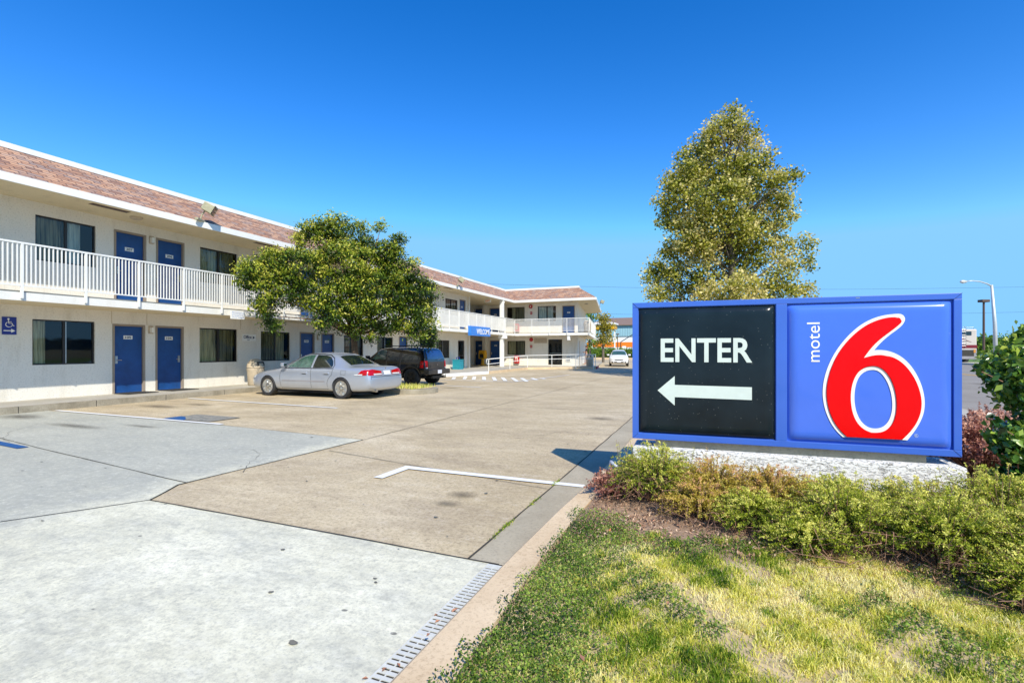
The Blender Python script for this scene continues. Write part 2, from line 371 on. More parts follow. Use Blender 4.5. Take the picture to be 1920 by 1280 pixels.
def text_mesh(body, size, ext=.003, bold=0, mat=None, width=None, height=None, align='CENTER', spacing=1):
    cu = bpy.data.curves.new('lettering', 'FONT'); cu.body = body; cu.size = size; cu.extrude = ext; cu.offset = bold
    cu.space_character = spacing; cu.resolution_u = 4
    to = bpy.data.objects.new('lettering', cu); COL.objects.link(to)
    dg = bpy.context.evaluated_depsgraph_get(); me = bpy.data.meshes.new_from_object(to.evaluated_get(dg))
    bpy.data.objects.remove(to); bpy.data.curves.remove(cu)
    co = np.array([v.co[:] for v in me.vertices]); lo = co.min(0); hi = co.max(0)
    sx = width/(hi[0]-lo[0]) if width else 1; sy = height/(hi[1]-lo[1]) if height else (sx if width else 1)
    if height and not width: sx = sy
    co[:, 0] = (co[:, 0]-(lo[0]+hi[0])/2)*sx; co[:, 1] = (co[:, 1]-(lo[1]+hi[1])/2)*sy; co[:, 2] = co[:, 2]-lo[2]
    me.vertices.foreach_set('co', co.ravel()); me.update()
    return me
# frames: text xy plane -> wall. facing +X (main wing) / facing -Y (far wing, signs)
RX = Matrix(((0, 0, 1, 0), (1, 0, 0, 0), (0, 1, 0, 0), (0, 0, 0, 1)))     # x->Y, y->Z, z->X
RYM = Matrix(((1, 0, 0, 0), (0, 0, -1, 0), (0, 1, 0, 0), (0, 0, 0, 1)))   # x->X, y->Z, z->-Y
def place_text(me, name, mat, M4, loc, parent=None):
    me.transform(Matrix.Translation(loc) @ M4); return link(name, me, mat, parent)

# ------------------------------------------------------------------ ground
def sheet(name, poly, z, mat, label=None):
    return struct(name, MB().face([(x, y, z) for x, y in poly]), mat, label)
def fixup(o):
    return o
sheet('ground', [(-900, -300), (900, -300), (900, 3000), (-900, 3000)], -.03, M['field'])
sheet('parking_lot', [(-40, -12), (-1.12, -12), (-1.12, 29.5), (5.2, 29.5), (5.2, 73), (-60, 73), (-60, 52), (-40, 52)], 0, M['lot'])
sheet('concrete_apron', [(-14.5, -10), (-1.374, -10), (-1.374, 2.95), (-4.93, 2.97), (-5.22, 3.42), (-5.11, 6.25), (-8.67, 6.45), (-14.5, 6.45)], .004, M['apron'])
sheet('gutter_strip', [(-1.53, 2.955), (-1.2, 2.955), (-1.12, 6), (-1.12, 29), (-1.53, 29)], .006, M['gutter'])
jm = MB()
def joint(a, b, w=.012, z=.009, m=None):
    a, b = Vector(a), Vector(b); d = (b-a).normalized(); n_ = Vector((-d.y, d.x))*w/2; steps = max(2, int((b-a).length/.35)); m = m or jm
    pts = []; 
    for i in range(steps+1):
        p = a.lerp(b, i/steps)+n_.normalized()*random.uniform(-.006, .006); ww = random.uniform(.7, 1.3); pts.append((p-n_*ww, p+n_*ww))
    for (p0, q0), (p1, q1) in zip(pts, pts[1:]): m.face([(p0.x, p0.y, z), (p1.x, p1.y, z), (q1.x, q1.y, z), (q0.x, q0.y, z)])
joint((-1.3, 2.95), (-4.93, 2.97), .016); joint((-4.93, 2.97), (-5.22, 3.42), .014); joint((-5.22, 3.42), (-5.11, 6.25), .014); joint((-5.11, 6.25), (-8.67, 6.47), .01)
joint((-1.53, 2.95), (-1.53, 29), .016); joint((-5.45, 2.12), (-4.93, 2.97), .012); joint((-6.6, .2), (-5.45, 2.12), .012); joint((-9.1, 3.94), (-5.2, 3.5), .012); joint((-14.4, 4.6), (-9.1, 3.94), .012)
joint((-5.11, 6.25), (-4.9, 36), .012); joint((-5.0, 5.39), (-1.55, 4.75), .01); joint((-14.4, 20.3), (-1.5, 19.4), .01); joint((-9, 9), (-8.9, 36), .01); joint((-14.4, 30), (-1.5, 29), .01)
joint((-5, 11.4), (-1.55, 11.2), .01)
struct('pavement_joints', jm, M['joint'])
ck_ = MB()
for (x, y, a, L_) in ((-3.0, 7.2, .4, 3.2), (-7.2, 9.6, 1.1, 3), (-6.5, 4.9, .2, 2), (-11, 10.2, .1, 3), (-3.2, 12.4, 1.7, 4), (-12, 5.2, -.2, 2.4), (-7, 16, .3, 4)):
    p = Vector((x, y)); n_ = int(L_/.12)
    for i in range(n_):
        a += random.gauss(0, .22); q = p+Vector((math.cos(a), math.sin(a)))*.12; nn_ = Vector((-math.sin(a), math.cos(a)))*.0022*random.uniform(.5, 1.5)
        ck_.face([(*(p-nn_), .0105), (*(q-nn_), .0105), (*(q+nn_), .0105), (*(p+nn_), .0105)]); p = q
struct('pavement_cracks', ck_, M['oil'])
rs_ = random.Random(4); sp_m = MB()
for i in range(90):
    x, y = rs_.uniform(-8, -1.6), rs_.uniform(1.2, 9); r_ = rs_.uniform(.005, .016)*(1 if rs_.random() < .85 else 1.6); e_ = rs_.uniform(.5, 1)
    sp_m.face([(x+r_*(1+.3*math.sin(3*t+i))*math.cos(t), y+r_*e_*(1+.3*math.cos(2*t+i))*math.sin(t), .0112) for t in [2*PI*j/9 for j in range(9)]])
tag(struct('gum_spots', sp_m, plain('old_gum', (.16, .15, .12), .9, .3, 20)), None, None, None, 'structure')
# weeds in the joint
def line_mark(name, pts, w, mat, z=.013, label=None):
    m = MB()
    for a, b in zip(pts, pts[1:]):
        a, b = Vector(a), Vector(b); d = (b-a).normalized(); n_ = Vector((-d.y, d.x))*w/2
        m.face([(*(a-n_), z), (*(b-n_), z), (*(b+n_), z), (*(a+n_), z)])
    return struct(name, m, mat, label)
line_mark('parking_line', [(-14.25, 6.52), (-8.65, 6.5)], .1, M['linewhite']); line_mark('parking_line', [(-14.2, 9.62), (-8.45, 9.38)], .1, M['linewhite'])
m = MB(); m.face([(-3.48, 4.43, .013), (-3.36, 4.43, .013), (-3.34, 4.9, .013), (-3.46, 5.02, .013)]); m.face([(-3.34, 4.9, .0131), (-1.22, 4.92, .0131), (-1.22, 5.02, .0131), (-3.46, 5.02, .0131)])
struct('bay_corner_line', m, M['linewhite'])
line_mark('parking_line', [(-13.9, 17.9), (-8.05, 16.6)], .1, M['linewhite'])
line_mark('blue_line', [(-14.2, 4.2), (-9.25, 3.84)], .13, M['lineblue'])
sheet('worn_blue_emblem', [(-10.45, 6.62), (-9.2, 6.62), (-9.15, 7.3), (-10.5, 7.3)], .0132, M['wornblue'])
sheet('worn_blue_emblem', [(-10.5, 6.56), (-9.85, 6.56), (-9.95, 6.68), (-10.3, 6.9), (-10.5, 6.95)], .0165, M['lineblue'])
m = MB()
for (a, b), (c_, d_) in [((-12.4, 22.39), (-11.6, 20.79)), ((-12.28, 23.42), (-11.09, 20.99)), ((-11.7, 23.32), (-10.52, 20.86)), ((-11.11, 23.24), (-9.94, 20.83)), ((-10.52, 23.16), (-9.3, 20.68)), ((-9.97, 23.07), (-8.73, 20.57)), ((-9.4, 23.0), (-8.17, 20.56)), ((-8.89, 23.03), (-7.67, 20.53)), ((-8.36, 23.13), (-7.64, 21.77)), ((-7.92, 23.31), (-7.52, 22.62))]:
    m.face([(c_-.1, d_, .013), (c_+.1, d_, .013), (a+.1, b, .013), (a-.1, b, .013)])
struct('hatched_zone', m, M['linewhite'])
line_mark('hatch_border', [(-12.6, 20.05), (-8.1, 20.1), (-7.45, 26.85)], .1, M['linewhite'], .0165)
def blob(name, x, y, rx, ry, z=.0115, mat='oil', seed=0):
    r = random.Random(seed); n_ = 26; ph = [r.uniform(0, 6) for _ in range(4)]
    pts = []
    for i in range(n_):
        a = 2*PI*i/n_; q = 1+.25*math.sin(2*a+ph[0])+.18*math.sin(3*a+ph[1])+.14*math.sin(7*a+ph[2])+.1*math.sin(11*a+ph[3]); pts.append((x+rx*q*math.cos(a), y+ry*q*math.sin(a)))
    return sheet(name, pts, z, M[mat])
kst = N('faint_stain'); tt = kst.n('ShaderNodeBsdfTransparent'); dd = kst.n('ShaderNodeBsdfDiffuse'); dd.inputs[0].default_value = (.09, .075, .06, 1)
gr = kst.n('ShaderNodeTexGradient', gradient_type='SPHERICAL'); cc = kst.n('ShaderNodeTexCoord'); kst.l(cc.outputs['Object'], gr.inputs[0])
nn = kst.noise(kst.co(), 3.5, 8, .8); ff = kst.ramp(kst.math('MULTIPLY', gr.outputs['Fac'], nn), [(.1, (0, 0, 0)), (.55, (.55, .55, .55))])
mx = kst.n('ShaderNodeMixShader'); kst.l(ff, mx.inputs[0]); kst.l(tt.outputs[0], mx.inputs[1]); kst.l(dd.outputs[0], mx.inputs[2]); kst.l(mx.outputs[0], kst.out.inputs[0])
for i, (x, y, rx, ry) in enumerate([(-12.9, 7.95, 1.1, .35), (-2.25, 4.22, .22, .16), (-2.25, 3.92, .2, .13), (-13.6, 5.6, 1.0, .45), (-2.1, 10.0, .5, .35), (-12.3, 8.6, .8, .25), (-11, 5.3, 1.3, .22), (-9.8, 5.75, .8, .12), (-10.5, 35.2, .9, .25), (-9.0, 15.9, .8, .3)]):
    o = sheet('oil_stain', [(math.cos(a*PI/12), math.sin(a*PI/12)) for a in range(24)], 0, kst.m); o.location = (x, y, .0175+i*.0006); o.scale = (rx, ry, 1)

# kerb of the lawn
kp_out = [(-1.27, -6), (-1.26, 1.7), (-1.245, 3), (-1.2, 4), (-1.13, 5), (-1.12, 6.2), (-1.12, 29.5)]
kp_in = [(-1.0, -6), (-1.0, 1.8), (-1.03, 3), (-1.0, 4), (-.95, 5), (-.94, 6.2), (-.94, 29.5)]
def kz(y): return .045+.06*min(1, max(0, (y-2.2)/2.5))
m = MB()
for i in range(len(kp_out)-1):
    (ax, ay), (bx, by) = kp_out[i], kp_out[i+1]; (cx, cy), (dx, dy) = kp_in[i], kp_in[i+1]; za, zb = kz(ay), kz(by)
    m.face([(ax, ay, -.02), (bx, by, -.02), (bx+.012, by, zb-.012), (ax+.012, ay, za-.012)]); m.face([(ax+.012, ay, za-.012), (bx+.012, by, zb-.012), (bx+.03, by, zb), (ax+.03, ay, za)])
    m.face([(ax+.03, ay, za), (bx+.03, by, zb), (dx, dy, zb), (cx, cy, za)]); m.face([(cx, cy, za), (dx, dy, zb), (dx, dy, -.02), (cx, cy, -.02)])
struct('lawn_kerb', m, M['kerb'])
def lawn_z(x, y): return kz(y)-.01+.03*min(1, max(0, (x+1.0)/1.2))+.012*math.sin(x*3.1+y*2.3)*math.sin(y*4.1-x)
m = MB(); nx, ny = 40, 90; xs_ = np.linspace(-1.0, 4.0, nx); ys_ = np.concatenate([np.linspace(-5, 7, 70), np.linspace(7.4, 29.5, 20)])
for i, y in enumerate(ys_):
    for j, x in enumerate(xs_): m.v.append((x, y, lawn_z(x, y)))
for i in range(len(ys_)-1):
    for j in range(nx-1): m.f.append((i*nx+j, i*nx+j+1, (i+1)*nx+j+1, (i+1)*nx+j)); m.mi.append(1 if ys_[i] > 3.2-.12*xs_[j]*1.0 else 0)
struct('planting_bed', m, [M['lawnsoil'], M['earth']], smooth=True)
# street on the right and its pavements
sheet('street', [(5.7, -40), (23.2, -40), (23.2, 260), (5.7, 260)], .0, M['road'])
sheet('street_gutter', [(5.2, -40), (5.72, -40), (5.72, 260), (5.2, 260)], .004, M['gutter'])
struct('sidewalk', MB().box(4.0, 5.2, -40, 260, -.02, .12), M['sidewalk'])
struct('far_sidewalk', MB().box(23.2, 25.5, -40, 260, -.02, .15), M['sidewalk'])
sheet('centre_line', [(13.6, -40), (13.72, -40), (13.72, 260), (13.6, 260)], .006, M['lineyellow']); sheet('centre_line', [(13.85, -40), (13.97, -40), (13.97, 260), (13.85, 260)], .006, M['lineyellow'])
sheet('verge', [(25.5, -40), (60, -40), (60, 260), (25.5, 260)], .12, plain('verge_grass', (.12, .2, .03), .9, .3, 3))
o = sheet('oil_stain', [(math.cos(a*PI/12), math.sin(a*PI/12)) for a in range(24)], 0, kst.m); o.location = (11.2, 25.5, .01); o.scale = (1.6, 2.2, 1)

# ------------------------------------------------------------------ walkway along the building
WK = .15
wp = [(-16.2, -8), (-14.42, -8), (-14.42, 21.0), (-12.95, 23.0), (-12.3, 26.4), (-12.5, 33.6), (-9.45, 36.2), (-8.0, 36.2), (-8.45, 38.6), (-10.8, 52), (-19, 52), (-19, 31.2), (-16.2, 31.2)]
m = MB(); m.prism([p for p in wp], -.02, WK, bottom=False)
o = struct('walkway', m, M['walk'])
kb = MB()
def kerbline(pts, w, z, mi, m, out=.003):
    for a, b in zip(pts, pts[1:]):
        a, b = Vector(a), Vector(b); d = (b-a).normalized(); n_ = Vector((d.y, -d.x))
        p = [a+n_*out, b+n_*out, b-n_*w, a-n_*w]; m.prism([(q.x, q.y) for q in p], -.02, z, mi)
kerbline(wp[1:3], .16, WK+.004, 0, kb); kerbline(wp[2:5], .16, WK+.005, 1, kb); kerbline(wp[4:9], .16, WK+.004, 2, kb)
for y in (-2, 1.2, 4.2, 5.9, 7.4, 9.1, 10.9, 12.6, 14.5, 16.5, 18.5): kb.box(-14.58, -14.414, y, y+.012, 0, WK+.0055, 3)
struct('walkway_kerb', kb, [M['walkkerb'], M['white'], M['kerb'], M['joint']])
struct('red_kerb', MB().prism([(-7.98, 36.25), (-7.9, 36.2), (-8.35, 39), (-8.42, 39)], 0, WK+.012), M['redkerb'])

# ------------------------------------------------------------------ motel building
motel = thing('motel_building', 'long two storey white stucco motel with shingled eaves, blue doors and white balconies', 'building', (-16.2, 12, 0))
XW, XE, YF, YE = -16.2, -14.7, 38.0, 36.5
SB, ST, FL, EB, ET = 2.57, 2.76, 2.80, 5.27, 5.44
OFF = Vector((-16.2, 12, 0))
def part(name, mb, mats, parent=None, **k):
    if parent is None: mb.v = [tuple(Vector(v)-OFF) for v in mb.v]; parent = motel
    return mb.build(name, mats, parent, **k)
def ends(Y, x0): return x0-.181*(Y-36.5)    # oblique end of the far wing
def wall_grid(mb, to3, u0, u1, z0, z1, holes, depth):
    us = sorted({u0, u1, *[h[0] for h in holes], *[h[1] for h in holes]}); zs = sorted({z0, z1, *[h[2] for h in holes], *[h[3] for h in holes]})
    us = [u for u in us if u0 <= u <= u1]; zs = [z for z in zs if z0 <= z <= z1]
    for a, b in zip(us, us[1:]):
        for c_, d_ in zip(zs, zs[1:]):
            mu, mz = (a+b)/2, (c_+d_)/2
            if any(h[0] < mu < h[1] and h[2] < mz < h[3] for h in holes): continue
            mb.face([to3(a, c_, 0), to3(b, c_, 0), to3(b, d_, 0), to3(a, d_, 0)])
    for h in holes:
        a, b, c_, d_ = h
        for p, q in (((a, c_), (a, d_)), ((a, d_), (b, d_)), ((b, d_), (b, c_)), ((b, c_), (a, c_))):
            mb.face([to3(*p, 0), to3(*q, 0), to3(*q, depth), to3(*p, depth)])
T1 = lambda u, z, dep: (XW-dep, u, z)       # main wing wall
T2 = lambda u, z, dep: (u, YF+dep, z)       # far wing wall
# openings  (u0,u1,z0,z1)
W1L = [(6.91, 8.29, 1.04, 2.23, 'A'), (11.34, 12.78, 1.0, 2.19, 'B'), (13.79, 15.21, 1.0, 2.16, 'C'), (18.42, 19.81, 1.0, 2.13, 'D'), (20.91, 22.29, 1.0, 2.12, 'E'), (24.95, 26.59, .95, 2.07, 'F'), (26.85, 28.56, .9, 2.07, 'G'), (2.2, 3.65, 1.04, 2.23, 'B'), (-2.4, -.95, 1.04, 2.23, 'B')]
D1L = [(8.78, 9.55, '105'), (9.97, 10.74, '104'), (15.78, 16.5, '103'), (17.01, 17.71, '102'), (22.89, 23.62, ''), (4.1, 4.87, '106'), (5.3, 6.07, '')]
W1U = [(6.97, 8.31, 3.77, 4.95, 'P'), (11.36, 12.78, 3.77, 4.97, 'B'), (13.79, 15.21, 3.77, 4.95, 'B'), (18.42, 19.81, 3.77, 4.93, 'D'), (20.91, 22.29, 3.77, 4.9, 'B'), (24.9, 26.4, 3.77, 4.9, 'D'), (28.0, 29.68, 3.77, 4.86, 'D'), (2.2, 3.65, 3.77, 4.95, 'B')]
D1U = [(8.82, 9.58, '207'), (9.99, 10.76, '206'), (15.78, 16.5, '205'), (17.01, 17.71, '204'), (22.89, 23.62, '203'), (30.02, 30.78, '202'), (4.1, 4.87, '208')]
DT1, DT2 = 2.14, FL+2.12
holes1 = [h[:4] for h in W1L]+[(a-.06, b+.06, WK, DT1+.06) for a, b, _ in D1L]+[(29.75, 30.7, WK, 2.1)]
holes2 = [h[:4] for h in W1U]+[(a-.06, b+.06, FL, DT2+.06) for a, b, _ in D1U]
YR = 31.11
m = MB(); wall_grid(m, T1, -8, YR, WK-.1, SB, holes1, .12); wall_grid(m, T1, -8, YR, SB, EB, holes2, .12)
m.face([(XW, YR, WK-.1), (-19.75, YR, WK-.1), (-19.75, YR, EB), (XW, YR, EB)])      # return wall of the passage
m.box(XW-.002, XW+.16, YR-.01, YR+.15, WK-.1, EB)                                     # end pilaster
m.face([(XW, -8, 0), (-26, -8, 0), (-26, -8, EB), (XW, -8, EB)])
part('wall', m, M['wall'], fixn=False)
# far wing wall
XR = -9.85
W2L = [(-15.96, -14.34, 1.04, 2.2, 'D')]; W2U = [(-15.99, -14.4, 3.8, 5.03, 'Q'), (-13.24, -11.66, 3.8, 5.04, 'R')]
D2L = [(-18.98, -18.15, '128'), (-17.53, -16.62, '126')]; D2U = [(-19.03, -18.16, '228'), (-17.57, -16.64, '226'), (-11.07, -10.14, '221')]
h3 = [h[:4] for h in W2L]+[(a-.06, b+.06, WK, DT1+.12) for a, b, _ in D2L]+[(-12.32, -11.14, .22, 2.3)]
h4 = [h[:4] for h in W2U]+[(a-.06, b+.06, FL, DT2+.1) for a, b, _ in D2U]
m = MB(); wall_grid(m, T2, -19.8, XR, WK-.1, SB, h3, .12); wall_grid(m, T2, -19.8, XR, SB, EB, h4, .12)
EX = lambda y: XR-.181*(y-YF)
m.face([(XR, YF, 0), (EX(49), 49, 0), (EX(49), 49, EB), (XR, YF, EB)]); m.face([(-19.8, YR, 0), (-19.8, YF, 0), (-19.8, YF, EB), (-19.8, YR, EB)])
m.face([(EX(49), 49, 0), (-30, 49, 0), (-30, 49, EB), (EX(49), 49, EB)])
for x in (-19.1, -17.95, -16.5): m.box(x-.13, x+.13, YF-.5, YF-.002, WK-.1, EB-.002) if x < -16.6 else None
m.box(-19.5, -19.2, YF-.9, YF-.002, WK-.1, SB)
part('wall', m, M['wall'], fixn=False)
# near-black sheets behind the windows, the unlit rooms' shade put into their colour
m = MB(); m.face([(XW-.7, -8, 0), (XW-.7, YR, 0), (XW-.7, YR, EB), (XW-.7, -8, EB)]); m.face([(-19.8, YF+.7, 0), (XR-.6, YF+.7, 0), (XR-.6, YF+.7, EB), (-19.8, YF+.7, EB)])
part('dark_room_backing', m, M['dark'], fixn=False)

def curtain_strip(m, to3, u0, u1, z0, z1, dep, mi, wl=.11, amp=.02, ph=0):
    n_ = max(4, int((u1-u0)/.022)); b = len(m.v)
    for i in range(n_+1):
        u = u0+(u1-u0)*i/n_; dd_ = dep+amp*math.sin(2*PI*u/wl+ph+.8*math.sin(u*9))+.5*amp*math.sin(u*41+ph)
        m.v += [to3(u, z0, dd_), to3(u, z1, dd_)]
    for i in range(n_): m.f.append((b+2*i, b+2*i+2, b+2*i+3, b+2*i+1)); m.mi.append(mi)
def window(to3, sgn, u0, u1, z0, z1, style):
    fr = MB(); t = .035; d0, d1 = .05, .11
    def bx(a, b, c_, d_, e0, e1, mm=fr):
        p, q = Vector(to3(a, c_, e0)), Vector(to3(b, d_, e1)); mm.box(min(p.x, q.x), max(p.x, q.x), min(p.y, q.y), max(p.y, q.y), min(p.z, q.z), max(p.z, q.z))
    bx(u0, u1, z0, z0+t, d0, d1); bx(u0, u1, z1-t, z1, d0, d1); bx(u0, u0+t, z0+t, z1-t, d0, d1); bx(u1-t, u1, z0+t, z1-t, d0, d1)
    mid = (u0+u1)/2; bx(mid-.03, mid+.03, z0+t, z1-t, d0+.005, d1+.004)
    f = part('window', fr, M['frame'])
    if style in 'AEG' : 
        s_ = MB(); bx(mid+.03, mid+.05, z0+t, z1-t, d0+.002, d0+.03, s_); s_.v = [tuple(Vector(v)-OFF) for v in s_.v]; s_.build('sash', M['metal'], f)
    g = MB(); g.face([to3(u0+t, z0+t, .08), to3(u1-t, z0+t, .08), to3(u1-t, z1-t, .08), to3(u0+t, z1-t, .08)])
    g.v = [tuple(Vector(v)-OFF) for v in g.v]; g.build('pane', M['glass'], f, fixn=False)
    c_ = MB(); a, b = u0+t, u1-t
    L = {'A': [(a, a+.32, 0)], 'B': [(a, mid, 0), (mid, b-.02, 1)], 'C': [(a, mid, 1), (mid, b-.1, 0)], 'D': [(a, mid, 1), (mid, b, 1)], 'E': [(a, mid, 1)], 'F': [(a, a+.3, 1)], 'G': [(a, mid-.2, 1)], 'P': [(a, mid, 1), (mid, mid+.4, 2)], 'Q': [(a+.35, mid, 0), (mid, b, 1)], 'R': [(a, mid, 2), (mid+.02, b-.25, 2)]}[style]
    if style == 'D' and to3 is T2: L = [(a, mid, 0), (mid, b, 1)]
    for p, q, mi in L: curtain_strip(c_, to3, p, q, z0+.02, z1-.02, .2, mi, ph=u0)
    c_.v = [tuple(Vector(v)-OFF) for v in c_.v]; c_.build('curtain', [M['curtain'], M['curtaindark'], M['curtainpale']], f, fixn=False, smooth=True)
for h in W1L+W1U: window(T1, 1, *h)
for h in W2L+W2U: window(T2, 1, *h)
def door(to3, u0, u1, z0, z1, num, R4, dcol='blue', hinge=0):
    d_ = MB(); p, q = Vector(to3(u0, z0, .06)), Vector(to3(u1, z1, .1)); d_.box(min(p.x, q.x), max(p.x, q.x), min(p.y, q.y), max(p.y, q.y), p.z+.01, q.z)
    o = part('door', d_, M[dcol], bevel=.003)
    fr = MB()
    for a, b, c0, c1 in ((u0-.058, u0-.003, z0, z1+.058), (u1+.003, u1+.058, z0, z1+.058), (u0-.003, u1+.003, z1+.003, z1+.058)):
        p, q = Vector(to3(a, c0, -.012)), Vector(to3(b, c1, .115)); fr.box(min(p.x, q.x), max(p.x, q.x), min(p.y, q.y), max(p.y, q.y), p.z, q.z)
    fr.v = [tuple(Vector(v)-OFF) for v in fr.v]; fr.build('door_frame', M['trim'], o)
    hu = u0+.07 if hinge == 0 else u1-.07; hb = MB(); p = Vector(to3(hu-.03, z0+.88, .04)); q = Vector(to3(hu+.03, z0+1.1, .062)); hb.box(min(p.x, q.x), max(p.x, q.x), min(p.y, q.y), max(p.y, q.y), p.z, q.z)
    p = Vector(to3(hu, z0+.98, .04)); q = Vector(to3(hu, z0+.98, -.01)); r_ = Vector(to3(hu+(.11 if hinge == 0 else -.11), z0+.98, -.01)); hb.tube([p, q, r_], .009, 6)
    hb.v = [tuple(Vector(v)-OFF) for v in hb.v]; hb.build('handle', M['metal'], o)
    if num:
        mu = (u0+u1)/2; zc = z0+1.66; pl = MB(); p = Vector(to3(mu-.12, zc-.055, .052)); q = Vector(to3(mu+.12, zc+.055, .062)); pl.box(min(p.x, q.x), max(p.x, q.x), min(p.y, q.y), max(p.y, q.y), p.z, q.z)
        pl.v = [tuple(Vector(v)-OFF) for v in pl.v]; pl.build('number_plate', M['white'], o)
        t_ = text_mesh(num, .1, .002, .002, width=.17, height=.068); place_text(t_, 'room_number', M['navytext'], R4, Vector(to3(mu, zc, .0515))-OFF, o)
    return o
for i, (a, b, n_) in enumerate(D1L): door(T1, a, b, WK, DT1, n_, RX, hinge=1 if n_ in ('104', '102') else 0)
for i, (a, b, n_) in enumerate(D1U): door(T1, a, b, FL, DT2, n_, RX, hinge=i % 2)
for a, b, n_ in D2L: door(T2, a, b, WK, DT1+.06, n_, RYM)
for a, b, n_ in D2U: door(T2, a, b, FL, DT2+.04, n_, RYM)
# glazed office door on the main wing and glazed panel on the far wing
m = MB(); a, b = 29.75, 30.7
for u in (a, b-.05): m.box(XW-.11, XW-.05, u, u+.05, WK, 2.1)
m.box(XW-.11, XW-.05, a+.05, b-.05, 2.02, 2.1); m.box(XW-.11, XW-.05, a+.05, b-.05, WK, WK+.15); m.box(XW-.11, XW-.05, a+.05, b-.05, 1.0, 1.06)
gd = part('glass_door', m, M['frame']); m = MB().face([(XW-.08-0, a+.05, WK+.15), (XW-.08, b-.05, WK+.15), (XW-.08, b-.05, 2.02), (XW-.08, a+.05, 2.02)]); m.v = [tuple(Vector(v)-OFF) for v in m.v]; m.build('pane', M['glass'], gd, fixn=False)
m = MB(); a, b = -12.32, -11.14
for u in (a, b-.05): m.box(u, u+.05, YF+.03, YF+.1, .22, 2.3)
m.box(a+.05, b-.05, YF+.03, YF+.1, 2.25, 2.3); m.box(a+.05, b-.05, YF+.04, YF+.1, 1.08, 1.16); m.box(a+.05, b-.05, YF+.03, YF+.1, .22, .3)
gd = part('glass_door', m, M['frame']); m = MB().face([(a+.05, YF+.07, .3), (b-.05, YF+.07, .3), (b-.05, YF+.07, 2.25), (a+.05, YF+.07, 2.25)]); m.v = [tuple(Vector(v)-OFF) for v in m.v]; m.build('pane', M['glass'], gd, fixn=False)
m = MB().box(a+.1, b-.1, YF+.12, YF+.16, 1.17, 1.2); m.v = [tuple(Vector(v)-OFF) for v in m.v]; m.build('counter_edge', M['white'], gd)
# grey louvre panel, wall vent
m = MB()
for i in range(7): m.box(-13.55, -12.42, YF-.03, YF-.004, 2.0+i*.062, 2.045+i*.062)
part('louvre_panel', m, M['tan'])
m = MB(); m.box(-10.8, -10.42, YF-.05, YF-.002, .52, .96)
for i in range(5): m.box(-10.77, -10.45, YF-.06, YF-.05, .57+i*.07, .6+i*.07, 1)
part('wall_vent', m, [M['white'], M['black']])
# side wall doors
m = MB()
for y0 in (39.6,):
    m.face([(EX(y0)+.012, y0, WK), (EX(y0+.95)+.012, y0+.95, WK), (EX(y0+.95)+.012, y0+.95, 2.2), (EX(y0)+.012, y0, 2.2)])
part('side_door', m, M['tan'])
# slab
def slabpoly(g=0): return [(-30, -8), (XE+g, -8), (XE+g, YE+g*0), (-8.6+g, YE), (ends(50, -8.6)+g, 50), (-30, 50)]
m = MB(); m.prism([(XW-.3, -8), (XE, -8), (XE, YE), (-8.6, YE), (ends(50, -8.6), 50), (-20, 50), (-20, YR-.2), (XW-.3, YR-.2)], SB, ST, bottom=False)
part('balcony_slab', m, M['slabwhite'])
m = MB(); m.face([(XW-.1, -8, SB-.002), (XE-.002, -8, SB-.002), (XE-.002, YR, SB-.002), (XW-.1, YR, SB-.002)]); m.face([(-19.9, YR, SB-.002), (XE-.002, YR, SB-.002), (XE-.002, YE+.002, SB-.002), (-19.9, YE+.002, SB-.002)])
m.face([(-19.9, YE+.002, SB-.002), (-8.61, YE+.002, SB-.002), (ends(50, -8.61), 50, SB-.002), (-19.9, 50, SB-.002)])
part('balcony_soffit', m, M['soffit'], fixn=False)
m = MB(); m.prism([(XW-.1, -7.9), (XE-.05, -7.9), (XE-.05, YE+.05), (-8.66, YE+.05), (ends(49.9, -8.66), 49.9), (-19.9, 49.9), (-19.9, YR-.1), (XW-.1, YR-.1)], ST+.001, FL, bottom=False)
part('balcony_floor', m, M['walk'])
# roof: eave soffit, fascia, mansard, coping
EEX = -8.0; eo = lambda y: EEX-.181*(y-YE)
m = MB(); m.face([(XW-.1, -8, EB), (XE-.01, -8, EB), (XE-.01, YR, EB), (XW-.1, YR, EB)]); m.face([(-19.9, YR, EB), (XE-.01, YR, EB), (XE-.01, YE+.01, EB), (-19.9, YE+.01, EB)])
m.face([(-19.9, YE+.01, EB), (EEX-.01, YE+.01, EB), (eo(50.2)-.01, 50.2, EB), (-19.9, 50.2, EB)])
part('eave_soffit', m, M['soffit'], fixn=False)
m = MB(); t = .06
m.box(XE-t, XE, -8, YE, EB-.012, ET); m.box(XE, EEX, YE, YE+t, EB-.0125, ET+.001)
m.prism([(EEX, YE), (EEX-t, YE+t), (eo(50.2)-t, 50.2), (eo(50.2), 50.2)], EB-.0122, ET+.0005)
part('fascia', m, M['white'])
SETB = 1.4; ZC0, ZC1 = 6.42, 6.55; XC = -16.1; YC = 37.9; XCR = -9.75
m = MB(); ln = math.hypot(SETB, ZC0-ET)
def mans(a, b, c_, d_, u0, u1, u2, u3): m.face([a, b, c_, d_], 0, [(u0, 0), (u1, 0), (u2, ln), (u3, ln)])
mans((XE-.03, -8, ET), (XE-.03, YE+.03, ET), (XC, YC, ZC0), (XC, -8, ZC0), 0, 44.5, 45.9, 0)
mans((XE-.03, YE+.03, ET+.0005), (EEX-.03, YE+.03, ET), (XCR, YC, ZC0), (XC, YC, ZC0), 60, 66.7, 65, 58.6)
eb = eo(50.2)
mans((EEX-.03, YE+.03, ET), (eb-.03, 50.2, ET), (XCR-.181*12, 48.8, ZC0), (XCR, YC, ZC0), 80, 94, 92.6, 81.4)
part('roof', m, M['shingle'], fixn=False)
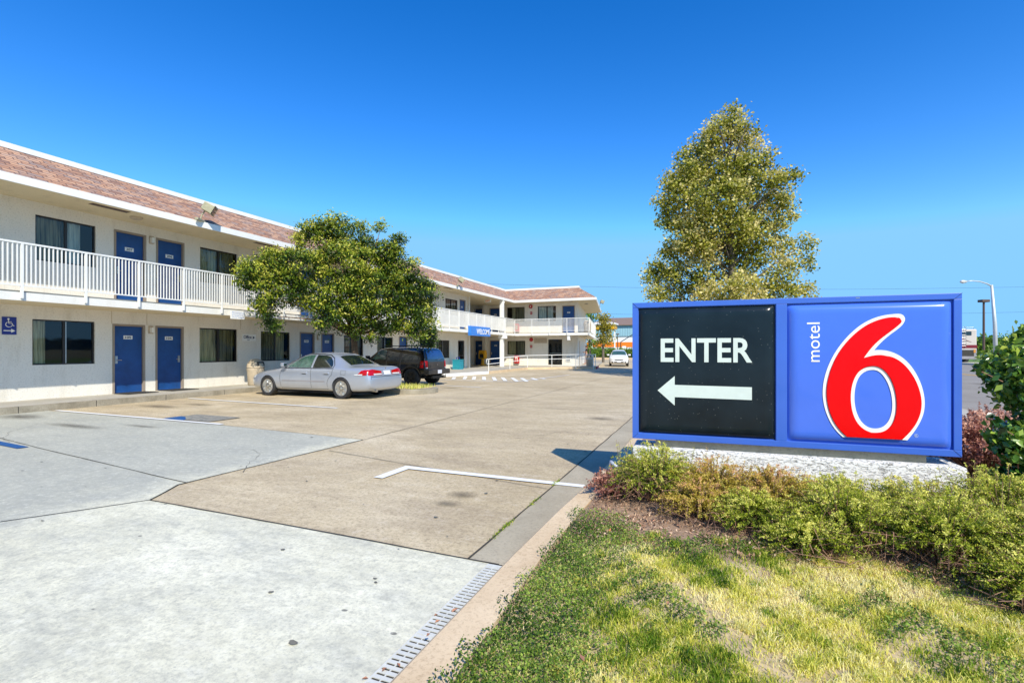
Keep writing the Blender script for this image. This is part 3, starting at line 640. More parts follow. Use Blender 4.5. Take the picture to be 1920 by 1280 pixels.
m = MB(); m.prism([(-30, -8), (XC-.1, -8), (XC-.1, YC+.1), (XCR-.1, YC+.1), (XCR-.181*11-.1, 48.8), (-30, 48.8)], ZC0-.4, ZC0+.02)
part('flat_roof', m, M['roofbrown'])
m = MB(); m.box(XC-.2, XC+.04, -8, YC-.04, ZC0-.01, ZC1); m.box(XC-.2, XCR+.04, YC-.04, YC+.2, ZC0-.0105, ZC1+.001)
m.prism([(XCR+.04, YC+.2), (XCR-.2, YC+.2), (XCR-.181*11-.2, 48.8), (XCR-.181*11+.04, 48.8)], ZC0-.01, ZC1)
part('coping', m, M['white'])
# hanging posts / corner column
m = MB(); m.box(-15.0, -14.74, 34.2, 34.46, WK-.01, SB-.003); m.box(-15.1, -14.5, 34.15, 34.5, 2.3, SB-.004); m.box(-15.0, -14.74, 34.2, 34.46, FL, EB-.012)
m.v += []; m.tube([(-14.87, 34.33, 4.95), (-14.75, 34.33, 5.2)], .14, 4)
part('column', m, M['white'])
for x, y in ((-10.2, 37.2),):
    m = MB().box(x-.1, x+.1, 36.55, 36.8, 2.2, SB-.003); part('beam_end', m, M['white'])
# railings, one bay after the other
def rail_bay(a, b, nb, post=True, bz=2.9, tz=3.9):
    a, b = Vector(a), Vector(b); d = (b-a); L = d.length; d.normalize(); m = MB()
    ang = math.atan2(d.y, d.x)
    def ob(mm, u0, u1, w_, z0, z1):
        n_ = Vector((-d.y, d.x)); p = [a+d*u0-n_*w_, a+d*u1-n_*w_, a+d*u1+n_*w_, a+d*u0+n_*w_]; mm.prism([(q.x, q.y) for q in p], z0, z1)
    ob(m, 0, L, .024, tz-.028, tz+.012); ob(m, .025, L, .014, bz, bz+.03)
    for i in range(nb):
        u = L*(i+1)/(nb+1); ob(m, u-.0115, u+.0115, .0115, bz+.03, tz-.028)
    o = part('railing', m, M['railwhite'])
    if post:
        pm = MB(); ob(pm, -.024, .024, .0238, ST-.14, tz-.029); pm.v = [tuple(Vector(v)-OFF) for v in pm.v]; pm.build('post', M['railwhite'], o)
XRL = XE+.035
ys = [6.07-1.235*k_ for k_ in range(9, 0, -1)]+[6.07+1.235*k_ for k_ in range(24)]+[YE-.035]
for y0, y1 in zip(ys, ys[1:]): rail_bay((XRL, y0), (XRL, y1), 14)
fx = [XRL, -13.2, -11.75, -10.3, -8.57]
for x0, x1 in zip(fx, fx[1:]): rail_bay((x0, YE-.035), (x1, YE-.035), 17)
for k_ in range(8):
    ya, yb = YE-.035+1.6*k_, YE-.035+1.6*(k_+1); rail_bay((-8.57-.181*(ya-YE), ya), (-8.57-.181*(yb-YE), yb), 14)
# wall lamps, soffit lights, exit sign
for y, z in ((9.76, 2.06), (9.78, 4.86), (16.76, 2.0), (16.76, 4.8), (24.4, 2.05)):
    m = MB(); m.box(XW, XW+.05, y-.06, y+.06, z-.12, z+.12); m.box(XW+.05, XW+.13, y-.05, y+.05, z-.1, z+.08, 1); part('wall_lamp', m, [M['tan'], M['whiteacrylic']], bevel=.008)
for x, y, z in ((-15.4, 8.9, EB), (-15.4, 16, EB), (-15.4, 24, EB), (-10.2, 37.3, EB), (-9.5, 39.5, EB), (-9.6, 39.5, SB-.002), (-15.4, 29.6, SB-.002), (-11, 37.3, SB-.002)):
    m = MB().lathe([(.16, z-.001), (.16, z-.03), (.12, z-.06), (.0, z-.06)][::-1], (x, y, 0), n=16); part('ceiling_light', m, M['tan'])
for y in (9.66, 12.9, 8.7, 18.1): 
    m = MB().box(XW, XW+.006, y-.006, y+.006, 2.2, 2.56); part('control_joint', m, M['tan'])
for a, b in ((-15.05, 8.05), (-15.05, 13.0), (-15.05, 26.4)):
    m = MB().box(a-.1, a+.1, b-.45, b+.45, EB-.006, EB-.001); part('soffit_vent', m, M['brownmetal'])

# ------------------------------------------------------------------ things on and around the building
# welcome sign
ws = thing('welcome_sign', 'bright blue box sign reading WELCOME hung on the balcony edge', 'sign', (-14.6, 29.8, 2.7))
MB().box(-.06, .14, -1.53, 1.53, -.32, .31).build('sign_box', M['welcomeblue'], ws, bevel=.01)
place_text(text_mesh('WELCOME', .4, .004, .004, width=2.05, height=.36), 'lettering', M['whiteacrylic'], RX, Vector((.142, .36, -.02)), ws)
# office sign
os_ = thing('office_sign', 'small white wall sign reading Office with a right pointing arrow', 'sign', (XW+.004, 13.26, 1.9))
MB().box(0, .015, -.3, .3, -.13, .13).build('sign_plate', M['white'], os_)
place_text(text_mesh('Office', .2, .002, .003, width=.34, height=.12), 'lettering', M['navytext'], RX, Vector((.0155, -.07, .02)), os_)
MB().face([(.0175, .15, .06), (.0175, .15, -.05), (.0175, .25, .005)]).build('arrow', M['navytext'], os_, fixn=False)
place_text(text_mesh('lobby', .05, .001, 0, width=.12), 'lettering', M['navytext'], RX, Vector((.0155, -.03, -.09)), os_)
# accessibility sign
ac = thing('accessibility_sign', 'dark blue wall sign with white wheelchair symbol and arrow, far left on the wall', 'sign', (XW+.004, 6.46, 2.035))
MB().box(0, .02, -.135, .135, -.22, .22).build('sign_plate', M['accblue'], ac, bevel=.003)
m = MB(); m.lathe([(.0, .0), (.022, 0), (.022, .002), (0, .002)], (.0205, -.02, .165), 'x', 12)
m.tube([(.022, -.02, .14), (.022, -.012, .06), (.022, .045, .06), (.022, .07, -.0), (.022, .09, .005)], .009, 6); m.tube([(.022, -.015, .1), (.022, .04, .1)], .007, 6)
m.tube([(.022, -.01+.062*math.cos(a), .03+.062*math.sin(a)) for a in np.linspace(2.0, 5.9, 16)], .0075, 6)
m.build('wheelchair_symbol', M['white'], ac)
MB().box(.0205, .023, -.11, .05, -.135, -.112).face([(.0232, .03, -.075), (.0232, .03, -.172), (.0232, .11, -.1235)]).build('arrow', M['white'], ac, fixn=False)
# parking notice
pn = thing('parking_notice', 'white notice board with lines of small blue writing fixed below the balcony railing', 'notice', (XE+.08, 11.54, 2.6))
MB().box(-.01, .01, -.26, .26, -.14, .14).build('board', M['white'], pn)
for i, tx in enumerate(['Please park front in', 'We are not responsible', 'for damage or loss', 'of any vehicles']):
    place_text(text_mesh(tx, .05, .001, 0, width=.42, height=.036), 'lettering', M['welcomeblue'], RX, Vector((.0105, 0, .085-.058*i)), pn)
# exit sign
ex = thing('exit_sign', 'small orange and white EXIT sign hanging from the upper soffit', 'sign', (-15.4, 32.9, 5.1))
MB().box(-.25, .25, -.04, .04, -.12, .13).build('sign_box', M['whiteacrylic'], ex); place_text(text_mesh('EXIT', .2, .003, .004, width=.36, height=.15), 'lettering', M['orange'], RYM, Vector((0, -.0405, 0)), ex)
MB().box(-.02, .02, -.02, .02, .13, .165).build('bracket', M['tan'], ex)
# bells and pull stations
def disc_bell(loc, axis, label, r=.17, white=False):
    t = thing('fire_bell', label, 'alarm bell', loc, group='round red fire bells')
    f = 1 if axis == 'x' else -1
    MB().lathe([(r, 0), (r, .03*f), (r*.85, .06*f), (r*.35, .08*f), (0.001, .08*f)], (0, 0, 0), axis, 24).build('gong', M['red'], t, smooth=True)
    MB().lathe([(r*.3, .0801*f), (r*.3, .085*f), (.001, .085*f)], (0, 0, 0), axis, 12).build('centre_cap', M['whiteacrylic'] if white else M['red'], t)
disc_bell((XW, 20.39, 2.3), 'x', 'dark red fire bell on the ground floor wall beside the broad tree trunk')
disc_bell((-13.8, YF, 2.3), 'y', 'plain red fire bell on the lower wall of the far wing beside the louvred panel')
disc_bell((-13.85, YF, 5.05), 'y', 'red fire bell with white centre on the upper wall of the far wing', white=True)
for z, lv in ((4.5, 'upper'), (1.72, 'lower')):
    t = thing('fire_alarm_pull', 'small dark red alarm pull station on the %s wall of the far wing' % lv, 'fire alarm', (-13.8, YF-.03, z), group='alarm pull stations'); MB().box(-.09, .09, -.03, .029, -.11, .11).build('housing', M['red'], t, bevel=.008); MB().box(-.05, .05, -.045, -.031, -.02, .02).build('lever', M['whiteacrylic'], t)
t = thing('extinguisher_cabinet', 'red fire extinguisher cabinet with a white panel on the lower wall of the far wing', 'cabinet', (-15.05, YF-.1, .6))
MB().box(-.2, .2, -.1, .098, -.3, .38).build('cabinet_box', M['red'], t, bevel=.01); MB().box(-.1, .1, -.106, -.101, -.16, .24).build('window_pane', M['whiteacrylic'], t); MB().lathe([(.05, -.2), (.055, .08), (.02, .14), (.02, .2), (0.001, .2)], (0, -.115, 0), 'z', 10).build('extinguisher', M['red'], t)
t = thing('extinguisher_cabinet', 'brownish red cabinet standing behind the upper balcony railing of the far wing', 'cabinet', (-15.05, YF-.1, 3.3)); MB().box(-.2, .2, -.1, .098, -.35, .35).build('cabinet_box', M['red'], t, bevel=.01); MB().box(-.09, .09, -.106, -.101, -.16, .2).build('window_pane', M['trim'], t)
# floodlights
def flood(loc, rz, label, tilt=.5):
    t = thing('floodlight', label, 'floodlight', loc, rz, 'square floodlights on the roof edge')
    MB().box(-.06, .04, -.22, .22, -.03, .03).tube([(0, 0, .03), (.03, .02, .18), (.1, .05, .3)], .022, 8).build('bracket', M['fixture'], t)
    h = MB(); h.box(-.1, .2, -.17, .17, -.13, .13).box(.2, .22, -.19, .19, -.15, .15); o = h.build('lamp_housing', M['fixture'], t, bevel=.02); o.location = (.16, .08, .42); o.rotation_euler = (0, tilt, .2)
    g = MB().box(.221, .228, -.16, .16, -.12, .12).build('lens', M['glass'], o)
    return t
flood((XE+.03, 10.3, ET+.02), .5, 'square olive floodlight on the eave above doors 104 and 206, nearest the camera')
flood((XE+.03, 26.9, ET+.02), .5, 'square floodlight on the eave to the right of the broad tree', .6)
flood((eo(43.5)+.03, 43.5, ET-.06), .2, 'tiny floodlight sticking out from the far end of the far roof', .4)
# newspaper box
t = thing('newspaper_box', 'yellow newspaper vending box on a pedestal in front of a blue door', 'newspaper box', (-17.6, 36.6, WK))
MB().box(-.22, .22, -.2, .2, 0, .06).tube([(0, 0, .06), (0, 0, .55)], [.16, .1], 8).build('pedestal', M['yellow'], t)
MB().box(-.28, .28, -.24, .24, .55, 1.12).prism([(-.26, -.22), (.26, -.22), (.26, .22), (-.26, .22)], 1.12, 1.25).build('box_body', M['yellow'], t, bevel=.03)
MB().box(-.17, .17, -.25, -.241, .62, .95).build('display_window', M['black'], t); MB().box(-.07, .07, -.262, -.251, .98, 1.02).build('handle', M['black'], t)
t = thing('recycling_box', 'teal slatted box with a raised handle by the glass office door', 'box', (-15.55, 28.55, WK))
m = MB().box(-.26, .26, -.27, .27, 0, .1)
for i in range(6): m.box(-.27+.01*(i % 2), .27-.01*(i % 2), -.28, .28, .1+i*.085, .18+i*.085)
m.build('box_body', M['teal'], t); MB().box(-.29, .29, -.3, .3, .6, .65).build('lid', M['teal'], t, bevel=.01); MB().tube([(0, -.2, .65), (0, -.2, .78), (0, .2, .78), (0, .2, .65)], .025, 8).build('handle', M['accblue'], t)
# bins
def bin_(loc, label, rz=0):
    t = thing('litter_bin', label, 'litter bin', loc, rz, 'domed beige litter bins')
    MB().lathe([(.23, 0), (.26, .03), (.29, .55), (.3, .6), (.29, .62)], n=24).build('bin_body', M['tan'], t, smooth=True)
    MB().lathe([(.3, .621), (.3, .66), (.28, .78), (.2, .9), (.1, .95), (.001, .96)], n=24).build('dome_lid', M['tan'], t, smooth=True)
    MB().tube([(.27, -.12, .72), (.24, -.12, .83), (.24, .12, .83), (.27, .12, .72)], .03, 6).build('flap', M['black'], t); return t
bin_((-15.35, 12.85, WK), 'beige litter bin with domed top in front of the silver sedan', 0); bin_((-8.9, 37.3, FL), 'pale litter bin on the upper balcony corner of the far wing', -1.5); bin_((-8.85, 37.9, WK), 'beige litter bin on the ground at the far end of the far wing', -1.5)
# door mats
for i, (y, l_) in enumerate(((9.1, 'dark rubber mat in front of door 105'), (10.35, 'dark rubber mat in front of door 104'))):
    tag(MB().box(-16.1, -15.45, y-.4, y+.45, WK+.003, WK+.018).build('door_mat', M['mat']), l_, 'door mat', 'mats outside the room doors')
# handrail
t = thing('handrail', 'white two bar ramp handrail in front of the far wing', 'handrail', (-12.3, 27, 0))
hp = [(-12.4, 26.6, .88), (-12.55, 33.7, 1.02), (-9.5, 36.1, 1.08), (-8.1, 36.1, 1.08), (-8.5, 38.5, 1.08)]; o_ = Vector((-12.3, 27, 0))
m = MB(); m.tube([Vector(p)-o_ for p in hp], .024, 8); m.build('top_rail', M['railwhite'], t, smooth=True)
m = MB(); m.tube([Vector(hp[0])-o_-Vector((0, .25, 0)), Vector(hp[0])-o_-Vector((0, .3, .12)), Vector(hp[0])-o_-Vector((0, .22, .3))]+[Vector(p)-o_-Vector((0, 0, .3)) for p in hp], .02, 8); m.tube([Vector(hp[0])-o_-Vector((0, .25, 0)), Vector(hp[0])-o_], .022, 8); m.build('lower_rail', M['railwhite'], t, smooth=True)
for p in [hp[0], (-12.5, 30.2, .95), (-12.55, 33.7, 1.0), (-11.03, 34.9, 1.05), (-9.5, 36.1, 1.05), (-8.15, 36.1, 1.05), (-8.5, 38.4, 1.05)]:
    p = Vector(p)-o_; MB().tube([(p.x, p.y, .0), (p.x, p.y, p.z)], .024, 8).build('post', M['railwhite'], t)
# beige wedge ledges next to ramp post
# ------------------------------------------------------------------ monument sign
SA = math.radians(2.93); SL = 2.643
sg = thing('monument_sign', 'large blue sign with black ENTER panel and red number six on a white stucco base', 'sign', (-.724, 4.97, 0), SA)
DEP = .3
m = MB(); bd = .055; z0, z1 = .548, 1.9
m.box(0, SL, .012, DEP, z0, z1)
m.box(0, SL, -.012, .011, z1-.05, z1, 0); m.box(0, SL, -.012, .011, z0, z0+.055); m.box(0, bd, -.0115, .011, z0+.055, z1-.05); m.box(SL-bd, SL, -.0115, .011, z0+.055, z1-.05); m.box(1.281, 1.37, -.011, .011, z0+.055, z1-.05)
m.build('cabinet', M['signblue'], sg, bevel=.004)
def pillow(u0, u1, v0, v1, h, name, mat, mi=None):
    n_ = 34; b = MB()
    def f(t): 
        e = min(t, 1-t); return e
    for j in range(n_+1):
        for i in range(n_+1):
            # cluster samples near the edges
            s_ = .5-.5*math.cos(PI*i/n_); t_ = .5-.5*math.cos(PI*j/n_)
            u = u0+(u1-u0)*s_; z = v0+(v1-v0)*t_; eu = min(u-u0, u1-u)/.075; ev = min(z-v0, v1-z)/.075
            hu = 1-(1-min(1, eu))**2.2; hv = 1-(1-min(1, ev))**2.2
            b.v.append((u, .012-h*min(hu, 1)*min(hv, 1), z))
    for j in range(n_):
        for i in range(n_): a = j*(n_+1)+i; b.f.append((a, a+1, a+n_+2, a+n_+1)); b.mi.append(0)
    return b.build(name, mat, sg, smooth=True, fixn=False)
PH = .04
m = MB()
for (u, v, du, dv) in ((0, z1, 1, -1), (SL, z1, -1, -1), (0, z0, 1, 1), (SL, z0, -1, 1)):
    a_, b_ = Vector((u, -.0135, v)), Vector((u+du*.055, -.0135, v+dv*.053)); m.tube([a_, b_], .0012, 4)
m.build('mitre_seam', M['black'], sg)
pb = pillow(.06, 1.276, .608, 1.845, PH, 'black_panel', M['panelblack']); pl_ = pillow(1.375, 2.583, .608, 1.842, PH, 'blue_panel', M['panelblue'])
YP = .012-PH
def flat_poly(pts, y0, y1, name, mat, parent, holes=(), bevel=0):
    cu = bpy.data.curves.new('outline', 'CURVE'); cu.dimensions = '2D'; cu.fill_mode = 'BOTH'; cu.extrude = (y0-y1)/2-bevel; cu.bevel_depth = bevel; cu.bevel_resolution = 2; cu.offset = -bevel
    for loop, smooth in [(pts, 0)]+[(h, 1) for h in holes]:
        sp_ = cu.splines.new('POLY'); sp_.points.add(len(loop)-1); sp_.use_cyclic_u = True
        for q, (a, b) in zip(sp_.points, loop): q.co = (a, b, 0, 1)
    ob = bpy.data.objects.new('outline', cu); COL.objects.link(ob); dg = bpy.context.evaluated_depsgraph_get(); me = bpy.data.meshes.new_from_object(ob.evaluated_get(dg)); bpy.data.objects.remove(ob)
    me.transform(Matrix.Translation((0, (y0+y1)/2, 0)) @ RYM); return link(name, me, mat, parent)
def smooth_loop(pts, corners=(), k_=4, closed=True):
    out_ = []; n_ = len(pts)
    for i in range(n_):
        p0, p1, p2, p3 = pts[(i-1) % n_], pts[i], pts[(i+1) % n_], pts[(i+2) % n_]
        if i in corners: p0 = (2*p1[0]-p2[0], 2*p1[1]-p2[1])
        if (i+1) % n_ in corners: p3 = (2*p2[0]-p1[0], 2*p2[1]-p1[1])
        for s_ in range(k_):
            t = s_/k_; q = []
            for a in (0, 1): q.append(.5*((2*p1[a])+(-p0[a]+p2[a])*t+(2*p0[a]-5*p1[a]+4*p2[a]-p3[a])*t*t+(-p0[a]+3*p1[a]-3*p2[a]+p3[a])*t**3))
            out_.append(tuple(q))
    return out_
def relax(pts, keep, it=1):
    for _ in range(it):
        pts = [p if i in keep else (.25*pts[i-1][0]+.5*p[0]+.25*pts[(i+1) % len(pts)][0], .25*pts[i-1][1]+.5*p[1]+.25*pts[(i+1) % len(pts)][1]) for i, p in enumerate(pts)]
    return pts
WO = [(2.211, 1.735), (2.238, 1.718), (2.247, 1.686), (2.238, 1.646), (2.198, 1.606), (2.144, 1.566), (2.097, 1.518), (2.056, 1.469), (2.028, 1.428), (2.076, 1.433), (2.13, 1.424), (2.184, 1.401), (2.238, 1.364), (2.291, 1.3), (2.337, 1.213), (2.369, 1.118), (2.389, 1.007), (2.382, .911), (2.356, .831), (2.317, .749), (2.264, .67), (1.797, .67), (1.754, .71), (1.704, .782), (1.66, .898), (1.641, 1.015), (1.646, 1.117), (1.66, 1.201), (1.689, 1.302), (1.733, 1.403), (1.79, 1.495), (1.861, 1.586), (1.938, 1.659), (2.021, 1.707), (2.103, 1.729), (2.157, 1.736)]
RO = [(2.198, 1.706), (2.215, 1.691), (2.22, 1.665), (2.198, 1.633), (2.144, 1.59), (2.09, 1.542), (2.042, 1.494), (2.001, 1.445), (1.952, 1.363), (2.021, 1.39), (2.09, 1.393), (2.157, 1.375), (2.211, 1.343), (2.264, 1.283), (2.311, 1.204), (2.346, 1.109), (2.366, 1.006), (2.359, .91), (2.33, .821), (2.284, .739), (2.225, .672), (1.826, .672), (1.776, .719), (1.725, .792), (1.686, .899), (1.667, 1.016), (1.672, 1.109), (1.686, 1.201), (1.714, 1.294), (1.754, 1.395), (1.811, 1.487), (1.882, 1.574), (1.959, 1.642), (2.035, 1.685), (2.117, 1.708), (2.164, 1.712)]
RH = [(2.018, 1.297), (1.952, 1.285), (1.903, 1.238), (1.871, 1.163), (1.854, 1.072), (1.854, .972), (1.868, .873), (1.903, .784), (1.966, .726), (2.035, .717), (2.103, .729), (2.151, .78), (2.18, .863), (2.188, .952), (2.182, 1.065), (2.157, 1.161), (2.117, 1.242), (2.069, 1.286)]
BH = [(2.018, 1.266), (1.963, 1.252), (1.921, 1.214), (1.896, 1.147), (1.882, 1.064), (1.882, .973), (1.896, .888), (1.927, .81), (1.977, .758), (2.035, .751), (2.09, .762), (2.128, .807), (2.153, .878), (2.162, .951), (2.155, 1.056), (2.132, 1.144), (2.095, 1.217), (2.06, 1.255)]
flat_poly(smooth_loop(relax(WO, (8, 20, 21, 0, 1, 2)), (8, 20, 21)), YP+.0, YP-.006, 'numeral_outline', M['whiteacrylic'], sg, [smooth_loop(relax(BH, ()))])
o = flat_poly(smooth_loop(relax(RO, (8, 20, 21, 0, 1, 2)), (8, 20, 21)), YP-.0061, YP-.0162, 'numeral_six', M['redacrylic'], sg, [smooth_loop(relax(RH, ()))], bevel=.0045); autosmooth(o, 1.0)
place_text(text_mesh('ENTER', .3, .002, .0065, width=.81, height=.228), 'lettering', M['lettering'], RYM, Vector((.677, YP-.0005, 1.428)), sg)
flat_poly([(.243, 1.035), (.402, .892), (.402, .974), (1.079, .968), (1.079, 1.086), (.402, 1.092), (.402, 1.178)], YP, YP-.004, 'arrow', M['lettering'], sg)
tm = text_mesh('motel', .14, .001, .0, width=.35, height=.1); tm.transform(Matrix.Rotation(PI/2, 4, 'Z')); place_text(tm, 'lettering', M['whiteacrylic'], RYM, Vector((1.574, YP-.0005, 1.5)), sg)
m = MB(); m.tube([(2.326+.013*math.cos(a), YP-.002, .712+.013*math.sin(a)) for a in np.linspace(0, 2*PI, 17)], .0012, 4); m.build('registered_mark', M['lettering'], sg)
place_text(text_mesh('R', .015, .0005, 0, height=.013), 'registered_mark', M['lettering'], RYM, Vector((2.326, YP-.0005, .712)), sg)
MB().box(.22, 2.43, .06, DEP-.05, .46, .547).build('plinth', M['gutter'], sg)
m = MB(); m.box(.005, 2.665, -.05, DEP+.08, -.05, .47); m.build('base', M['signbase'], sg, bevel=.02)
MB().box(1.9, 1.93, -.013, -.0125, z1-.02, z1-.012).build('screw', M['metal'], sg)

# drain
t = tag(MB().box(-1.372, -1.26, -6, 2.95, -.02, .005).build('drain_channel', M['joint']), None, None, None, 'structure')
gt = MB()
y = 2.93; k_ = 0
while y > -1.0:
    if k_ % 22 == 0: gt.box(-1.370, -1.262, y-.03, y, .005, .0112); y -= .033
    for c0, c1 in ((-1.362, -1.319), (-1.313, -1.270)): gt.box(c0, c1, y-.021, y, .005, .0095)
    y -= .036; k_ += 1
gt.box(-1.3705, -1.3622, -1.05, 2.93, .005, .0105); gt.box(-1.2698, -1.2615, -1.05, 2.93, .005, .0105); gt.box(-1.3189, -1.3131, -1.05, 2.93, .005, .009)
tag(gt.build('drain_grate', M['grate'], fixn=False), 'long grey slotted metal drain grate set beside the lawn kerb', 'drain grate')

# ------------------------------------------------------------------ vehicles
def loft(stations, K=9):
    bm = bmesh.new(); rings = []
    for st in stations:
        x, wd, zb, zm, zbelt, wt, zt, wr, zr = st
        half = [(0, zb), (wd*.8, zb), (wd*.97, zb+.07), (wd, zm), (wd*.985, zbelt-.09), (wt, zbelt), (wr, zr), (wr*.72, zt-.012), (0, zt)]
        ring = [(x, -y_, z_) for y_, z_ in half]+[(x, y_, z_) for y_, z_ in half[-2:0:-1]]
        rings.append([bm.verts.new(p) for p in ring])
    n_ = len(rings[0])
    for a, b in zip(rings, rings[1:]):
        for i in range(n_): j = (i+1) % n_; bm.faces.new((a[i], a[j], b[j], b[i]))
    bm.faces.new(rings[0][::-1]); bm.faces.new(rings[-1])
    bmesh.ops.recalc_face_normals(bm, faces=bm.faces)
    return bm
def car_shell(stations, wheels, R, wid, crease=None):
    bm = loft(stations); me = bpy.data.meshes.new('body'); 
    if crease:
        cl = bm.edges.layers.float.new('crease_edge')
        for e in bm.edges:
            v = [q.co for q in e.verts]; e[cl] = crease(v[0], v[1])
    bm.to_mesh(me); bm.free()
    o = bpy.data.objects.new('body', me); COL.objects.link(o); sub = o.modifiers.new('s', 'SUBSURF'); sub.levels = 3; sub.render_levels = 3
    me.materials.append(M['black']); me.materials.append(M['arch'])
    cut = []
    for x in wheels:
        for s_ in (-1, 1):
            c_ = MB().lathe([(R, s_*(wid-.33)), (R, s_*(wid+.3))], (x, 0, R-.045), 'y', 40); cm = c_.mesh('cutter'); cm.materials.append(M['black']); cm.materials.append(M['arch'])
            for p in cm.polygons: p.material_index = 1
            bmc = bmesh.new(); bmc.from_mesh(cm); bmesh.ops.recalc_face_normals(bmc, faces=bmc.faces); bmc.to_mesh(cm); bmc.free()
            co_ = bpy.data.objects.new('cutter', cm); COL.objects.link(co_); cut.append(co_)
            b = o.modifiers.new('b', 'BOOLEAN'); b.operation = 'DIFFERENCE'; b.object = co_; b.solver = 'EXACT'
    dg = bpy.context.evaluated_depsgraph_get(); ne = bpy.data.meshes.new_from_object(o.evaluated_get(dg))
    for c_ in cut: bpy.data.objects.remove(c_)
    bpy.data.objects.remove(o); return ne
def finish_body(ne, name, mats, parent):
    ne.materials.clear(); o = link(name, ne, mats, parent); autosmooth(o, .5); return o
def patch(bvh, poly, axis, off, name, mat, parent, step=.05, side=-1, thick=0):
    """project a polygon drawn in side / rear / front / top elevation on to the body surface"""
    bm = bmesh.new(); vs = [bm.verts.new((a, b, 0)) for a, b in poly]; bm.faces.new(vs)
    for ax in (0, 1):
        lo = min(p[ax] for p in poly); hi = max(p[ax] for p in poly); t_ = lo+step
        while t_ < hi:
            co_ = (t_, 0, 0) if ax == 0 else (0, t_, 0); no = (1, 0, 0) if ax == 0 else (0, 1, 0)
            bmesh.ops.bisect_plane(bm, geom=bm.verts[:]+bm.edges[:]+bm.faces[:], plane_co=co_, plane_no=no); t_ += step
    for v in bm.verts:
        a, b = v.co.x, v.co.y
        if axis == 'side': o_, d = Vector((a, side*3, b)), Vector((0, -side, 0))
        elif axis == 'rear': o_, d = Vector((9, a, b)), Vector((-1, 0, 0))
        elif axis == 'front': o_, d = Vector((-3, a, b)), Vector((1, 0, 0))
        else: o_, d = Vector((a, b, 5)), Vector((0, 0, -1))
        h, n_, _, _ = bvh.ray_cast(o_, d)
        if h is None: h = o_+d*(3 if axis == 'side' else 4); n_ = -d
        v.co = h+(-d)*off+n_*off*.5
    bmesh.ops.recalc_face_normals(bm, faces=bm.faces)
    me = bpy.data.meshes.new(name); bm.to_mesh(me); bm.free(); o = link(name, me, mat, parent)
    for p in me.polygons: p.use_smooth = True
    return o
def strip(bvh, pts, w, axis, off, name, mat, parent, side=-1):
    vs = []; fs = []
    for i, (a, b) in enumerate(pts):
        p0 = Vector(pts[max(0, i-1)]); p1 = Vector(pts[min(len(pts)-1, i+1)]); d = (p1-p0).normalized(); n_ = Vector((-d.y, d.x))*w/2
        for q in (Vector((a, b))-n_, Vector((a, b))+n_):
            if axis == 'side': o_, dd_ = Vector((q.x, side*3, q.y)), Vector((0, -side, 0))
            elif axis == 'rear': o_, dd_ = Vector((9, q.x, q.y)), Vector((-1, 0, 0))
            else: o_, dd_ = Vector((-3, q.x, q.y)), Vector((1, 0, 0))
            h, nn_, _, _ = bvh.ray_cast(o_, dd_); h = h if h is not None else o_+dd_*2; vs.append(tuple(h-dd_*off))
    for i in range(len(pts)-1): fs.append((2*i, 2*i+1, 2*i+3, 2*i+2))
    me = bpy.data.meshes.new(name); me.from_pydata(vs, [], fs); return link(name, me, mat, parent)
def dens(pts, st=.06):
    o_ = []
    for a, b in zip(pts, pts[1:]):
        n_ = max(1, int(math.dist(a, b)/st)); o_ += [(a[0]+(b[0]-a[0])*i/n_, a[1]+(b[1]-a[1])*i/n_) for i in range(n_)]
    return o_+[pts[-1]]
def make_wheel(parent, x, y, R, side, rimmat, spokes, wd=.2, rr=.64):
    s_ = side
    tyre = MB().lathe([(R*rr, s_*(-wd/2)), (R*.93, s_*(-wd/2)), (R, s_*(-wd/2+.03)), (R, s_*(wd/2-.03)), (R*.975, s_*(wd/2-.01)), (R*.93, s_*wd/2), (R*rr, s_*(wd/2-.012)), (R*rr*.98, s_*(wd/2-.035)), (R*rr*.97, s_*(-wd/2+.02))], (0, 0, 0), 'y', 40).build('wheel', M['rubber'], parent, smooth=True)
    autosmooth(tyre, .7); tyre.location = (x, y, R)
    rm = MB(); yo = s_*(wd/2-.03); r0 = R*rr*.98
    rm.lathe([(r0, yo-s_*.02), (r0, yo+s_*.012), (r0*.9, yo+s_*.008), (r0*.86, yo-s_*.03)], (0, 0, 0), 'y', 32)
    rm.lathe([(r0*.22, yo-s_*.02), (r0*.24, yo+s_*.012), (r0*.1, yo+s_*.02), (.001, yo+s_*.02)], (0, 0, 0), 'y', 16)
    for i in range(spokes):
        a = 2*PI*i/spokes+.3; w0, w1 = (.26, .14) if spokes < 8 else (.2, .1)
        pts = []
        for rad, ww in ((r0*.15, w0*r0*.75), (r0*.55, w1*r0*1.1), (r0*.9, w0*r0*.85)):
            pts.append((rad, ww))
        for (ra, wa), (rb, wb) in zip(pts, pts[1:]):
            P = lambda r_, w_, yy: (r_*math.cos(a)-w_*math.sin(a), yy, r_*math.sin(a)+w_*math.cos(a))
            y1_ = yo+s_*.01; y0_ = yo-s_*.02
            q = [P(ra, -wa, y1_), P(ra, wa, y1_), P(rb, wb, y1_), P(rb, -wb, y1_)]; q2 = [P(ra, -wa, y0_), P(ra, wa, y0_), P(rb, wb, y0_), P(rb, -wb, y0_)]
            rm.face(q); rm.face([q[1], q2[1], q2[2], q[2]]); rm.face([q[0], q[3], q2[3], q2[0]])
    rm.face([(r0*.9*math.cos(a), yo-s_*.05, r0*.9*math.sin(a)) for a in np.linspace(0, 2*PI, 24, endpoint=False)], 1)
    rm.build('rim', [rimmat, M['arch']], tyre)
    return tyre
def bvh_of(ne): 
    bm = bmesh.new(); bm.from_mesh(ne); b = BVHTree.FromBMesh(bm); bm.free(); return b

